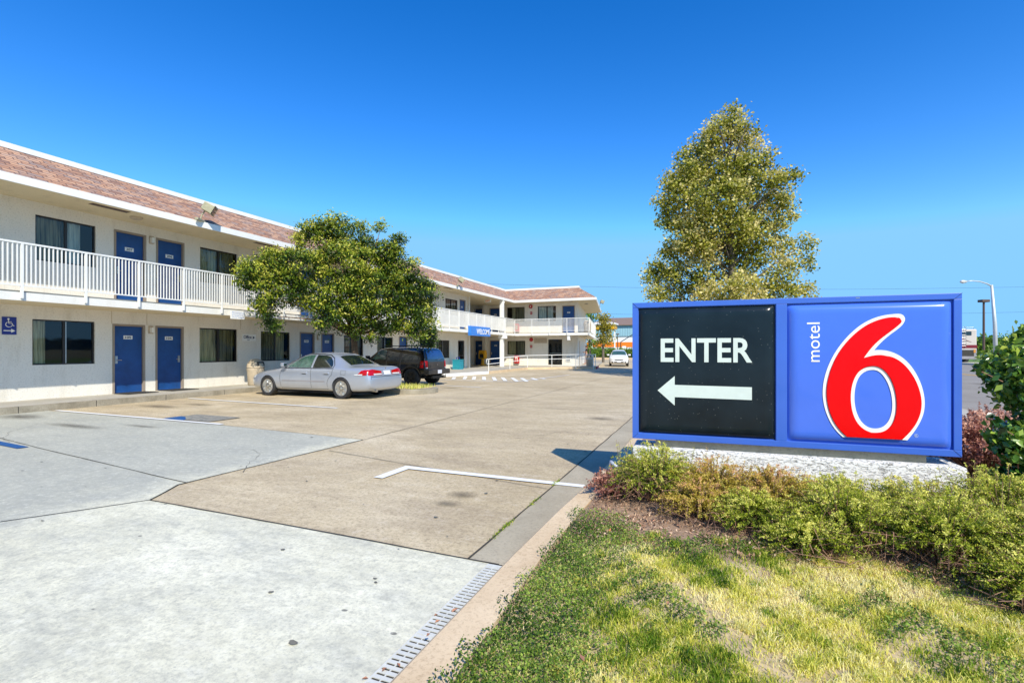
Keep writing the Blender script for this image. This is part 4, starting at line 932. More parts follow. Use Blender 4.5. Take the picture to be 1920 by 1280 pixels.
# --- silver sedan: nose toward the building (-X), local = world axes
sed = thing('silver_sedan', 'silver four door sedan parked nose in beside the raised kerb island', 'car', (-13.82, 12.07, 0))
#  x,   wd,  zb,  zm,  zbelt, wt,  zt,   wr,  zr
S = [(0.0, .45, .34, .44, .50, .45, .54, .30, .53), (.05, .64, .24, .44, .56, .62, .61, .44, .60), (.2, .78, .20, .46, .63, .74, .69, .56, .68), (.5, .84, .19, .48, .71, .79, .775, .62, .76),
     (.95, .865, .18, .5, .78, .82, .845, .66, .83), (1.3, .87, .18, .5, .825, .83, .90, .69, .875), (1.42, .87, .18, .5, .835, .83, .935, .70, .90), (1.75, .872, .18, .5, .85, .83, 1.13, .64, 1.09), (2.1, .875, .18, .5, .86, .83, 1.31, .575, 1.25),
     (2.35, .875, .18, .5, .865, .83, 1.355, .56, 1.3), (2.8, .875, .18, .5, .87, .83, 1.372, .56, 1.315), (3.2, .875, .18, .5, .88, .83, 1.355, .555, 1.295), (3.42, .875, .18, .5, .885, .83, 1.31, .56, 1.255), (3.75, .873, .18, .5, .895, .82, 1.14, .62, 1.10), (4.05, .87, .18, .5, .9, .81, .985, .69, .955),
     (4.18, .865, .19, .5, .9, .80, .96, .70, .94), (4.5, .85, .2, .5, .9, .785, .962, .68, .945), (4.7, .83, .22, .5, .88, .76, .945, .64, .93), (4.76, .81, .25, .5, .84, .75, .91, .62, .9), (4.8, .79, .28, .48, .74, .72, .80, .6, .79), (4.86, .74, .32, .46, .58, .70, .62, .5, .61)]
ne = car_shell(S, (.93, 3.84), .345, .87); bv = bvh_of(ne); finish_body(ne, 'body', [M['silver'], M['arch']], sed)
def both(f):
    for s_ in (-1, 1): f(s_)
for s_ in (-1, 1):
    patch(bv, [(1.68, .905), (1.78, .98), (2.2, 1.235), (2.42, 1.275), (2.63, 1.28), (2.66, .9)], 'side', .004, 'side_window', M['carglassgreen'], sed, side=s_)
    patch(bv, [(2.73, .9), (2.71, 1.28), (3.05, 1.265), (3.25, 1.22), (3.4, 1.1), (3.47, .98), (3.46, .915)], 'side', .004, 'side_window', M['carglass'], sed, side=s_)
    strip(bv, dens([(1.58, .88), (1.72, .985), (2.18, 1.27), (2.45, 1.31), (2.9, 1.305), (3.2, 1.275), (3.38, 1.19), (3.53, .98), (3.5, .89), (2.6, .88), (1.58, .88)]), .022, 'side', .006, 'window_trim', M['black'], sed, s_)
    strip(bv, dens([(2.68, .89), (2.7, .7), (2.72, .3)]), .009, 'side', .003, 'door_seam', M['arch'], sed, s_); strip(bv, dens([(1.5, .86), (1.45, .6), (1.5, .25)]), .009, 'side', .003, 'door_seam', M['arch'], sed, s_)
    strip(bv, dens([(3.53, .9), (3.5, .7), (3.38, .58), (3.33, .45), (3.35, .28)]), .009, 'side', .003, 'door_seam', M['arch'], sed, s_); strip(bv, dens([(1.5, .27), (3.35, .27)]), .008, 'side', .003, 'door_seam', M['arch'], sed, s_)
    strip(bv, dens([(1.55, .5), (3.25, .5)]), .025, 'side', .01, 'side_moulding', M['rvgrey'], sed, s_)
    strip(bv, dens([(3.83, .83), (3.83, .7), (4.0, .7), (4.0, .83), (3.83, .83)], .03), .006, 'side', .003, 'fuel_flap', M['arch'], sed, s_)
    for hx in (2.44, 3.3):
        h, _, _, _ = bv.ray_cast(Vector((hx, s_*3, .74)), Vector((0, -s_, 0))); y0 = h.y
        MB().box(hx-.1, hx+.1, min(y0, y0+s_*.03), max(y0, y0+s_*.03), .72, .765).build('handle', M['silver'], sed, bevel=.01); MB().box(hx-.07, hx+.07, min(y0, y0+s_*.006), max(y0, y0+s_*.006), .70, .722).build('handle_recess', M['arch'], sed)
    patch(bv, [(4.42, .71), (4.54, .83), (4.66, .86), (4.735, .82), (4.73, .7), (4.43, .69)], 'side', .006, 'tail_light', M['tail'], sed, side=s_, step=.03)
    patch(bv, [(s_*.79, .695), (s_*.79, .85), (s_*.6, .87), (s_*.45, .845), (s_*.24, .815), (s_*.24, .695)], 'rear', .006, 'tail_light', M['tail'], sed, step=.03)
    patch(bv, [(s_*.62, .705), (s_*.62, .745), (s_*.26, .745), (s_*.26, .705)], 'rear', .012, 'reverse_light', M['clearlens'], sed, step=.04)
    patch(bv, [(4.33, .695), (4.33, .73), (4.6, .735), (4.6, .695)], 'side', .011, 'turn_light', M['clearlens'], sed, side=s_, step=.04)
    patch(bv, [(.1, .56), (.3, .63), (.42, .66), (.36, .56), (.12, .5)], 'side', .006, 'headlight', M['clearlens'], sed, side=s_, step=.04)
    # mirror
    m = MB().box(1.62, 1.75, min(s_*.84, s_*1.0), max(s_*.84, s_*1.0), .92, 1.04); m.build('mirror', M['silver'], sed, bevel=.03)
    MB().box(1.752, 1.757, min(s_*.87, s_*.98), max(s_*.87, s_*.98), .935, 1.025).build('mirror_glass', M['carglass'], sed)
    for x in (.93, 3.84): make_wheel(sed, x, s_*.765, .31, s_, M['alloy'], 7, .2, .72)
patch(bv, [(3.5, -.49), (3.5, .49), (3.75, .55), (4.02, .61), (4.02, -.61), (3.75, -.55)], 'top', .004, 'rear_window', M['carglass'], sed, step=.06)
patch(bv, [(1.5, -.62), (1.5, .62), (2.06, .5), (2.06, -.5)], 'top', .004, 'windscreen', M['carglass'], sed, step=.06)
patch(bv, [(-.16, .7), (-.16, .82), (.16, .82), (.16, .7)], 'rear', .014, 'licence_plate', M['plate'], sed)
m = MB(); m.lathe([(.02, .0), (.024, .004), (.001, .004)], (0, 0, 0), 'x', 12); m.build('badge', M['chrome'], sed).location = (4.77, 0, .885)
strip(bv, dens([(-.72, .655), (.72, .655)]), .012, 'rear', .004, 'bumper_seam', M['arch'], sed); strip(bv, dens([(-.7, .68), (-.72, .58)]), .01, 'rear', .004, 'bumper_seam', M['arch'], sed)
MB().box(.6, 4.3, -.7, .7, .16, .25).build('underbody', M['arch'], sed); MB().tube([(4.5, -.45, .24), (4.82, -.45, .23)], .03, 10).build('exhaust', M['metal'], sed)
for yy in (-.3, .3):
    MB().box(2.35, 2.5, yy-.2, yy+.2, .7, 1.12).build('seat', M['rvgrey'], sed)

# --- black SUV
suv = thing('black_suv', 'dusty black SUV with roof rack and round dirty wheels parked beyond the broad tree', 'car', (-14.55, 17.1, 0))
S = [(0, .5, .45, .6, .72, .5, .78, .4, .77), (.06, .7, .36, .6, .85, .68, .9, .5, .89), (.3, .8, .34, .6, .92, .76, .98, .6, .96), (.8, .84, .33, .62, .96, .8, 1.02, .66, 1.0), (1.25, .85, .33, .62, .98, .81, 1.06, .7, 1.03), (1.4, .85, .33, .62, .99, .81, 1.12, .7, 1.08),
     (1.7, .855, .33, .62, 1.0, .81, 1.36, .66, 1.31), (1.95, .855, .33, .62, 1.0, .81, 1.515, .68, 1.48), (2.3, .855, .33, .62, 1.0, .81, 1.545, .69, 1.52), (3.2, .855, .33, .62, 1.0, .81, 1.55, .69, 1.525), (3.8, .85, .34, .62, 1.0, .81, 1.545, .7, 1.52), (3.98, .845, .36, .62, 1.0, .8, 1.52, .71, 1.49), (4.1, .835, .38, .62, 1.0, .8, 1.42, .72, 1.39), (4.2, .82, .4, .62, .98, .79, 1.12, .74, 1.1), (4.24, .8, .42, .62, .86, .77, .92, .7, .91)]
ne = car_shell(S, (.85, 3.58), .4, .85); bv = bvh_of(ne); finish_body(ne, 'body', [M['blackpaint'], M['arch']], suv)
for s_ in (-1, 1):
    patch(bv, [(1.62, 1.04), (1.98, 1.4), (2.35, 1.45), (2.35, 1.03)], 'side', .004, 'side_window', M['carglassgreen'], suv, side=s_)
    patch(bv, [(2.45, 1.03), (2.45, 1.45), (3.02, 1.45), (3.02, 1.03)], 'side', .004, 'side_window', M['carglass'], suv, side=s_)
    patch(bv, [(3.12, 1.03), (3.12, 1.45), (3.6, 1.44), (3.78, 1.4), (3.9, 1.05)], 'side', .004, 'side_window', M['carglass'], suv, side=s_)
    patch(bv, [(4.0, .72), (4.0, 1.0), (4.14, 1.0), (4.17, .72)], 'side', .008, 'tail_light', M['tail'], suv, side=s_, step=.03); patch(bv, [(s_*.64, .72), (s_*.64, 1.0), (s_*.79, 1.0), (s_*.8, .72)], 'rear', .008, 'tail_light', M['tail'], suv, step=.03)
    patch(bv, [(s_*.65, .7), (s_*.65, .745), (s_*.79, .745), (s_*.79, .7)], 'rear', .014, 'reverse_light', M['clearlens'], suv, step=.04)
    for x in (2.4, 3.07): strip(bv, dens([(x, 1.0), (x, .42)]), .01, 'side', .003, 'door_seam', M['rvgrey'], suv, s_)
    strip(bv, dens([(1.5, .97), (3.95, .97)]), .012, 'side', .004, 'body_line', M['blackgrime'], suv, s_); strip(bv, dens([(1.4, .62), (3.1, .62)]), .06, 'side', .01, 'side_moulding', M['blackgrime'], suv, s_)
    strip(bv, dens([(3.58+.44*math.cos(a), .36+.44*math.sin(a)) for a in np.linspace(.1, PI-.1, 14)], .05), .05, 'side', .02, 'wheel_arch_trim', M['blackgrime'], suv, s_)
    for x in (.85, 3.58): make_wheel(suv, x, s_*.74, .35, s_, M['black'], 5, .24, .58)
    m = MB().tube([(2.0, s_*.52, 1.52), (2.1, s_*.52, 1.59), (3.6, s_*.52, 1.6), (3.7, s_*.52, 1.53)], .016, 8); m.build('roof_rail', M['black'], suv)
    MB().box(1.5, 1.62, min(s_*.84, s_*1.02), max(s_*.84, s_*1.02), 1.02, 1.2).build('mirror', M['black'], suv, bevel=.03)
for x in (2.4, 3.2): MB().tube([(x, -.52, 1.6), (x, .52, 1.6)], .014, 8).build('roof_rack_bar', M['black'], suv)
patch(bv, [(-.62, 1.06), (-.58, 1.36), (-.5, 1.4), (.5, 1.4), (.58, 1.36), (.62, 1.06)], 'rear', .006, 'rear_window', M['bluegl'], suv)
patch(bv, [(1.48, -.6), (1.48, .6), (1.9, .56), (1.9, -.56)], 'top', .004, 'windscreen', M['carglass'], suv)
patch(bv, [(-.6, .66), (-.6, .96), (.6, .96), (.6, .66)], 'rear', .006, 'tailgate', M['blackgrime'], suv)
MB().box(4.16, 4.4, -.84, .84, .46, .66).build('bumper', M['blackgrime'], suv, bevel=.03); MB().box(4.401, 4.41, -.15, .15, .49, .63).build('licence_plate', M['plate'], suv); MB().box(3.7, 4.4, -.5, .5, .3, .4).build('hitch_frame', M['arch'], suv)
MB().tube([(4.3, .2, .38), (4.55, .2, .38), (4.56, .2, .45)], .02, 8).build('tow_hitch', M['metal'], suv); MB().tube([(4.27, .05, 1.04), (4.26, .35, 1.09)], .008, 6).build('wiper', M['metal'], suv)
MB().lathe([(.025, 0), (.025, .005), (.001, .005)], (4.262, .05, .84), 'x', 12).build('badge', M['chrome'], suv)
MB().box(.6, 4.1, -.66, .66, .3, .42).build('underbody', M['arch'], suv)

# --- white hatchback facing the camera
vp = RD((1160.5-960)/F_PX*42, 42)
hat = thing('white_hatchback', 'white compact hatchback facing the camera beyond the far wing', 'car', (vp.x, vp.y, 0), PI/2+.18)
S = [(0, .45, .35, .45, .55, .45, .6, .35, .59), (.06, .66, .26, .45, .62, .62, .68, .46, .67), (.25, .78, .22, .48, .72, .74, .79, .6, .78), (.7, .83, .2, .5, .82, .78, .9, .66, .88), (1.0, .84, .2, .5, .86, .79, .97, .68, .94), (1.35, .845, .2, .5, .9, .79, 1.2, .62, 1.16), (1.8, .845, .2, .5, .92, .79, 1.42, .56, 1.37), (2.4, .845, .2, .5, .92, .79, 1.47, .55, 1.42), (3.2, .84, .2, .5, .92, .78, 1.44, .55, 1.39), (3.7, .83, .22, .5, .9, .77, 1.2, .6, 1.16), (3.95, .8, .25, .5, .8, .75, .88, .65, .86), (4.05, .76, .3, .48, .6, .7, .66, .6, .65)]
ne = car_shell(S, (.8, 3.3), .33, .84); bv = bvh_of(ne); finish_body(ne, 'body', [M['whitepaint'], M['arch']], hat)
patch(bv, [(1.02, -.62), (1.02, .62), (1.35, .62), (1.72, .53), (1.72, -.53), (1.35, -.62)], 'top', .004, 'windscreen', M['carglassgreen'], hat)
patch(bv, [(-.42, .6), (-.3, .54), (.3, .54), (.42, .6), (.36, .63), (-.36, .63)], 'front', .006, 'grille', M['black'], hat, step=.03)
patch(bv, [(-.4, .33), (-.4, .42), (.4, .42), (.4, .33)], 'front', .006, 'lower_grille', M['black'], hat, step=.03); MB().box(-.03, -.02, -.17, .17, .37, .46).build('licence_plate', M['plate'], hat); MB().lathe([(.06, 0), (.06, -.012), (.001, -.012)], (.02, 0, .6), 'x', 12).build('badge', M['chrome'], hat)
for s_ in (-1, 1):
    patch(bv, [(s_*.42, .56), (s_*.5, .68), (s_*.66, .72), (s_*.7, .62), (s_*.6, .56)], 'front', .01, 'headlight', M['clearlens'], hat, step=.03); patch(bv, [(s_*.48, .3), (s_*.48, .42), (s_*.6, .42), (s_*.62, .32)], 'front', .01, 'fog_light', M['black'], hat, step=.03)
    patch(bv, [(1.35, .95), (1.85, 1.33), (2.3, 1.36), (2.3, .95)], 'side', .004, 'side_window', M['carglass'], hat, side=s_); patch(bv, [(2.38, .95), (2.38, 1.36), (3.1, 1.33), (3.4, .98)], 'side', .004, 'side_window', M['carglass'], hat, side=s_)
    MB().box(1.15, 1.27, min(s_*.82, s_*1.02), max(s_*.82, s_*1.02), .93, 1.06).build('mirror', M['whitepaint'], hat, bevel=.03)
    for x in (.8, 3.3): make_wheel(hat, x, s_*.74, .3, s_, M['alloy'], 5, .19)

# --- motorhome at the far side of the street (rear right corner shows past the sign)
rp = RD((1832-960)/F_PX*50, 50)
rv = thing('motorhome', 'cream motorhome with maroon stripe seen from behind, half hidden by the big sign', 'motorhome', (rp.x-2.45, rp.y, 0), 0)
b = MB(); b.prism([(0, 0), (2.45, 0), (2.45, 9), (0, 9)], 1.3, 3.6); b.build('body', M['rvcream'], rv, bevel=.12)
MB().box(.003, 2.447, -.003, 9, .52, 1.5).build('lower_body', M['rvgrey'], rv, bevel=.03); MB().box(-.008, 2.458, -.012, 9, 1.62, 1.95).build('stripe', M['maroon'], rv)
MB().box(.3, 2.2, -.02, -.0125, .8, 1.42).build('engine_grille', M['blackgrime'], rv); MB().box(.1, 2.35, -.16, -.004, .48, .76).build('bumper', M['rvgrey'], rv, bevel=.03)
MB().box(.4, 2.0, -.02, -.001, 2.95, 3.35).build('rear_window', M['carglass'], rv)
m = MB()
for x in (1.1, 1.5): m.tube([(x, -.12, 1.7), (x, -.12, 3.8), (x, .3, 3.85)], .025, 6)
for i in range(7): m.tube([(1.1, -.12, 1.85+i*.29), (1.5, -.12, 1.85+i*.29)], .02, 6)
m.build('ladder', M['metal'], rv); m = MB().tube([(.2, .1, 3.6), (.2, .1, 3.78), (2.2, .1, 3.78), (2.2, .1, 3.6)], .02, 6); m.build('roof_rail', M['metal'], rv)
for x in (2.25, .2): MB().box(x-.08, x+.08, -.03, -.013, 1.15, 1.5).build('tail_light', M['amber'], rv)
m = MB()
m.tube([(.2, -.014, 2.5), (1.3, -.014, 2.55), (2.0, -.014, 2.25)], [.01, .05, .01], 6); m.build('swoosh', M['maroon'], rv)
for x in (.3, 2.15):
    for y in (2.2, 6.8): make_wheel(rv, x, y, .45, 1 if x > 1 else -1, M['alloy'], 6, .3)

# ------------------------------------------------------------------ foliage
def leaf_mesh(name, C, size, aspect, tint, up=.3, jitter=None, fold=False, nrm=None):
    n_ = len(C); d = RNG.normal(size=(n_, 3)); d[:, 2] -= up; d /= np.linalg.norm(d, axis=1)[:, None]
    r = RNG.normal(size=(n_, 3))
    if nrm is not None: r = np.cross(d, nrm+RNG.normal(size=(n_, 3))*.45)
    s_ = np.cross(d, r); 
    if nrm is not None: s_ = r.copy()
    s_ /= np.linalg.norm(s_, axis=1)[:, None]+1e-9
    sz = np.asarray(size) if np.ndim(size) else size*RNG.uniform(.6, 1.3, n_)
    sz = sz[:, None]
    nn_ = np.cross(d, s_)
    if fold: P = [C-d*sz*.5, C-d*sz*.1+s_*sz*aspect*.5+nn_*sz*.1, C+d*sz*.55, C-d*sz*.1-s_*sz*aspect*.5+nn_*sz*.1]
    else: P = [C-d*sz*.5, C+s_*sz*aspect*.5, C+d*sz*.5, C-s_*sz*aspect*.5]
    V = np.stack(P, 1).reshape(-1, 3)
    me = bpy.data.meshes.new(name); me.vertices.add(4*n_); me.vertices.foreach_set('co', V.ravel())
    if fold:
        idx = np.arange(n_)*4; L = np.stack([idx, idx+1, idx+2, idx, idx+2, idx+3], 1).ravel(); me.loops.add(6*n_); me.loops.foreach_set('vertex_index', L)
        me.polygons.add(2*n_); me.polygons.foreach_set('loop_start', np.arange(2*n_)*3); me.polygons.foreach_set('loop_total', np.full(2*n_, 3))
    else:
        me.loops.add(4*n_); me.loops.foreach_set('vertex_index', np.arange(4*n_)); me.polygons.add(n_); me.polygons.foreach_set('loop_start', np.arange(n_)*4); me.polygons.foreach_set('loop_total', np.full(n_, 4))
    a = me.attributes.new('tint', 'FLOAT', 'POINT'); a.data.foreach_set('value', np.repeat(np.clip(tint, 0, 1), 4)); me.update(calc_edges=True); return me
def crown_points(lobes, per_m2, twig=.28, leaves=26, inner=.25):
    pts = []; tin = []; cl = []
    for c_, r in lobes:
        c_ = np.array(c_); r = np.array(r); area = 4*PI*((r[0]*r[1]*r[2])**(2/3)); n_ = max(3, int(area*per_m2))
        d = RNG.normal(size=(n_, 3)); d /= np.linalg.norm(d, axis=1)[:, None]
        rad = np.where(RNG.random(n_) < inner, RNG.uniform(.35, .8, n_), RNG.uniform(.8, 1.08, n_))
        p = c_+d*r*rad[:, None]; cl.append(p); base = RNG.uniform(.25, .75, n_)+.12*RNG.normal()
        for q, b_, dd_ in zip(p, base, d):
            k_ = int(leaves*RNG.uniform(.4, 1.5)); of = RNG.normal(size=(k_, 3))*twig*np.array([1, 1, .7])*.5; pts.append(q+of); tin.append(np.clip(b_+.55*(of@(np.array([0, 0, .6])+.5*dd_))/twig+RNG.normal(size=k_)*.13, 0, 1))  # clump shading put into the tint: lighter on top and outside, darker below
    return np.concatenate(pts), np.concatenate(tin), np.concatenate(cl)
def limbs(mb, base, top, targets, r0, n_=None):
    base = Vector(base); top = Vector(top); mb.tube([base, base.lerp(top, .5)+Vector((.05, .03, 0)), top], [r0*1.25, r0, r0*.8], 10)
    for t_ in targets:
        t_ = Vector(t_); s0 = base.lerp(top, random.uniform(.88, 1)); mid = s0.lerp(t_, .5)+Vector((random.uniform(-.2, .2), random.uniform(-.2, .2), .25))
        mb.tube([s0, mid, t_], [r0*.42, r0*.27, r0*.07], 7)
# broad tree on the lot island
lt = thing('broad_tree', 'broad round topped green tree with low spreading branches on the kerbed island', 'tree', (-11.75, 13.9, .1))
LB = [(620, 430, 36, 30, 17), (600, 462, 45, 34, 17), (665, 445, 36, 30, 17.2), (700, 475, 46, 38, 17.5), (642, 500, 60, 45, 16.5), (745, 500, 42, 38, 17.8), (768, 540, 44, 45, 17.8), (505, 503, 44, 34, 15.6), (478, 517, 32, 26, 15.2), (560, 505, 50, 38, 16), (510, 588, 28, 30, 15.4), (500, 552, 26, 22, 15.2), (548, 545, 38, 26, 15.6), (600, 560, 40, 26, 16), (612, 598, 32, 20, 16), (655, 560, 55, 36, 16.5), (705, 545, 58, 50, 17), (722, 592, 46, 34, 17.2), (775, 592, 40, 38, 17.4), (790, 628, 28, 30, 17.2), (788, 560, 30, 40, 17.4), (662, 612, 24, 20, 16.6), (740, 455, 18, 16, 17.6), (714, 423, 7, 12, 17.4), (585, 432, 24, 16, 16.8), (690, 640, 12, 9, 16.8)]
lobes = []
for px, py, rx, ry, d in LB:
    c_ = at(px, py, d)-Vector((-11.75, 13.9, .1)); k_ = d/F_PX; lobes.append((tuple(c_), (rx*k_*.93, rx*k_*.85, ry*k_*.93)))
P, T, CL = crown_points(lobes, 8.5, .27, 74, .2)
wx = P[:, 0]+-11.75; keep = (wx > -14.35) | (P[:, 2] > 5.6); P, T = P[keep], T[keep]
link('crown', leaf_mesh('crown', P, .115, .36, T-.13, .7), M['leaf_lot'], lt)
m = MB(); limbs(m, (0, 0, -.05), (-.05, 0, 2.0), [tuple(Vector(l[0])*.97) for l in lobes if True], .12); m.build('trunk', M['bark'], lt, smooth=True)
# island
n_ = 14; isl = [(-14.4, 13.05)]+[(-9.3+.85*math.sin(a), 13.9-.85*math.cos(a)) for a in np.linspace(0, PI, n_)]+[(-14.4, 14.75)]
struct('island_kerb', MB().prism(isl, -.01, .16), M['walkkerb'], bevel=.02)
isl2 = [(-14.3, 13.2)]+[(-9.3+.69*math.sin(a), 13.9-.69*math.cos(a)) for a in np.linspace(0, PI, n_)]+[(-14.3, 14.6)]
sheet('island_soil', isl2, .166, M['lawnsoil'])
def blades(name, X, Y, Z, h, wd, tint, lean=.5, mat='grass', parent=None, mats=None):
    n_ = len(X); a = RNG.uniform(0, 2*PI, n_); b = RNG.uniform(0, 2*PI, n_); l = RNG.uniform(.1, 1, n_)*lean*h
    dx, dy = np.cos(a)*l, np.sin(a)*l; sx, sy = np.cos(b)*wd/2, np.sin(b)*wd/2
    B = np.stack([X, Y, Z], 1); s_ = np.stack([sx, sy, 0*sx], 1); mid = B+np.stack([dx*.35, dy*.35, h*.6], 1); tip = B+np.stack([dx, dy, h*(1-.25*l/np.maximum(h, 1e-4))], 1)
    V = np.stack([B-s_, B+s_, mid+s_*.75, mid-s_*.75, tip], 1).reshape(-1, 3); i = np.arange(n_)*5
    me = bpy.data.meshes.new(name); me.vertices.add(5*n_); me.vertices.foreach_set('co', V.ravel())
    L = np.stack([i, i+1, i+2, i+3, i+3, i+2, i+4], 1).ravel(); me.loops.add(7*n_); me.loops.foreach_set('vertex_index', L); me.polygons.add(2*n_)
    me.polygons.foreach_set('loop_start', np.stack([np.arange(n_)*7, np.arange(n_)*7+4], 1).ravel()); me.polygons.foreach_set('loop_total', np.tile([4, 3], n_))
    at_ = me.attributes.new('tint', 'FLOAT', 'POINT'); at_.data.foreach_set('value', np.repeat(np.clip(tint, 0, 1), 5)); me.update(calc_edges=True)
    return link(name, me, M[mat], parent)
n_ = 2600; X = RNG.uniform(-12.6, -8.8, n_); Y = RNG.uniform(13.2, 14.6, n_); tag(blades('island_grass', X, Y, np.full(n_, .16), RNG.uniform(.05, .16, n_), .012, RNG.uniform(.2, .9, n_)), 'tufts of yellow green grass on the kerbed island', 'grass', kind='stuff')

# tall tree behind the sign
tt_ = thing('tall_tree', 'tall conical yellow green tree rising behind the big sign', 'tree', tuple(RD(410/F_PX*25, 25, 0)))
o_ = Vector(tt_.location)
TB = [(1375, 216, 20, 24), (1330, 292, 26, 30), (1290, 318, 22, 26), (1400, 250, 22, 20), (1440, 310, 22, 26), (1462, 352, 24, 30), (1262, 368, 22, 26), (1310, 350, 40, 44), (1385, 330, 46, 44), (1300, 440, 44, 50), (1400, 440, 50, 50), (1345, 250, 20, 20), (1345, 228, 14, 10), (1362, 245, 36, 22), (1402, 232, 10, 10), (1325, 268, 30, 22), (1385, 280, 44, 32), (1300, 300, 34, 28), (1345, 320, 52, 40), (1415, 305, 24, 24), (1285, 345, 32, 28), (1262, 345, 16, 14), (1260, 335, 16, 10), (1340, 375, 62, 42), (1415, 355, 38, 34), (1450, 340, 20, 20), (1482, 330, 22, 12), (1240, 378, 16, 12), (1275, 400, 40, 34), (1245, 410, 20, 18), (1350, 430, 66, 46), (1430, 410, 40, 36), (1470, 378, 26, 16), (1470, 410, 18, 24), (1300, 470, 50, 42), (1255, 475, 22, 20), (1380, 485, 56, 46), (1460, 470, 26, 34), (1510, 455, 18, 14), (1515, 490, 16, 18), (1480, 500, 18, 16), (1240, 505, 30, 16), (1225, 520, 16, 14), (1285, 530, 60, 38), (1370, 545, 66, 40), (1450, 535, 46, 36), (1500, 540, 18, 18), (1522, 550, 8, 12), (1235, 550, 26, 16), (1330, 600, 90, 50), (1420, 610, 80, 50), (1250, 610, 45, 40)]
lobes = []
for px, py, rx, ry in TB:
    d = 25+random.uniform(-1.6, 1.6)*(1-abs(px-1370)/190); c_ = at(px, py, d)-o_; k_ = d/F_PX; lobes.append((tuple(c_), (rx*k_*.9, rx*k_*.88, ry*k_*.9)))
P, T, CL = crown_points(lobes, 5.6, .4, 28, .3)
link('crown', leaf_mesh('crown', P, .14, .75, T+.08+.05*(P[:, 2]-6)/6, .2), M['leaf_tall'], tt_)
m = MB(); tw = [Vector((0, 0, -.1)), Vector((.1, 0, 4)), Vector((0, .1, 8)), Vector((-.1, 0, 12.9))]; m.tube(tw, [.3, .22, .13, .02], 10)
for l in lobes:
    t_ = Vector(l[0]); s0 = Vector((0, 0, max(1.5, t_.z-1.6-.35*abs(t_.x)))); m.tube([s0, s0.lerp(t_, .55)+Vector((0, 0, .1)), t_], [.07, .04, .012], 6)
m.build('trunk', M['greybark'], tt_, smooth=True)

# small yellow tree at the end of the far wing, and distance planting
def simple_tree(name, label, px, pytop, pybase, d, wpx, mat, size, seed, group=None, dens_=5, trunk='greybark', cone=False):
    b = at(px, pybase, d); b.z = 0; t = thing(name, label, 'tree', tuple(b), group=group); ztop = CAM_H+(HOR-pytop)/F_PX*d; wr = wpx/F_PX*d/2; r_ = random.Random(seed); L = []
    zb_ = ztop*.22
    for i in range(14):
        f = r_.uniform(0, 1); z = zb_+(ztop-zb_)*f; wmax = wr*((1-f)*.9+.12 if cone else math.sin(PI*min(1, f*.8+.2))*.9+.1); a = r_.uniform(0, 2*PI); q = r_.uniform(.2, .75)*wmax; rr_ = wr*r_.uniform(.25, .45)
        L.append(((q*math.cos(a), q*math.sin(a), min(z, ztop-rr_*.7)), (rr_, rr_, rr_*.8)))
    P, T, _ = crown_points(L, dens_, size*3, 16); link('crown', leaf_mesh('crown', P, size, .6, T, .2), M[mat], t)
    m = MB(); m.tube([(0, 0, -.1), (0, 0, ztop*.85)], [ztop*.03, ztop*.008], 8)
    for l in L: m.tube([(0, 0, max(.5, l[0][2]-wr*.7)), l[0]], [ztop*.01, .02], 5)
    m.build('trunk', M[trunk], t)
simple_tree('slender_tree', 'sparse yellow green tree at the end of the far wing', 1131, 588, 672, 56, 34, 'leaf_pine', .26, 3, cone=True)
simple_tree('slender_tree', 'darker leafy tree just behind the corner of the far wing', 1106, 586, 672, 62, 26, 'leaf_hedge', .26, 4, cone=False)
# hedge
hc = [(1098+i*12.5, 75+random.uniform(-1, 1)) for i in range(9)]
for i, (px, d) in enumerate(hc):
    b = RD((px-960)/F_PX*d, d, 0); t = thing('hedge_shrub', 'dense green clipped shrub in the row behind the white hatchback', 'shrub', tuple(b), group='hedge shrubs behind the white hatchback')
    P, T, _ = crown_points([((0, 0, .85), (.8, .7, .85)), ((.35, 0, 1.0), (.55, .6, .6)), ((-.4, 0, .8), (.5, .6, .7))], 9, .3, 22)
    link('crown', leaf_mesh('crown', P, .14, .6, T, .2), M['leaf_hedge'], t); MB().tube([(0, 0, 0), (0, 0, .9)], .06, 6).build('trunk', M['greybark'], t)
sheet('verge_strip', [(-20, 73), (5, 73), (5, 82), (-20, 82)], .05, M['earth']); struct('rear_kerb', MB().box(-30, 5, 72.6, 73, -.01, .3), M['kerb'])
# store
st_o = RD((1100-960)/F_PX*150, 150, 0)
sto = thing('hardware_store', 'large white store with teal upper wall, orange band and brown roof in the distance', 'building', tuple(st_o), -.0)
MB().box(0, 60, 0, 30, 0, 5.6).build('wall', M['bigwhite'], sto); 
m = MB(); m.box(-.06, 60, -.06, 0-.001, 2.3, 3.8); m.build('orange_band', M['orange'], sto)
m = MB()
for i in range(120): m.box(i*.5, i*.5+.44, -.3, -.002, 5.6, 9.1)
m.box(0, 60, 0, 30, 5.6, 9.1); m.build('upper_wall', M['tealmetal'], sto)
m = MB(); m.face([(-.6, -1, 9.0), (60, -1, 9.0), (60, 12, 11.9), (4, 12, 11.9)]); m.face([(-.6, -1, 9.0), (4, 12, 11.9), (4, 30, 11.9), (-.6, 30, 9)]); m.face([(-.6, -1, 8.8), (60, -1, 8.8), (60, -1, 9), (-.6, -1, 9)]); m.build('roof', M['roofbrown'], sto, fixn=False)
MB().box(14.5, 16, 8, 9.5, 11.2, 13).build('chimney', M['tan'], sto)
for i, x in enumerate((3, 6.5, 10, 14.5, 19, 23.5)):
    f = MB().box(x, x+2.2, -.08, -.002, .8, 2.1).build('window', M['black'], sto); MB().box(x+.1, x+2.1, -.1, -.082, .9, 2.0).build('pane', M['carglass'], f)
m = MB().box(2.8, 8, -.4, 0, 9, 9.9); m.build('gable_trim', M['bigwhite'], sto)
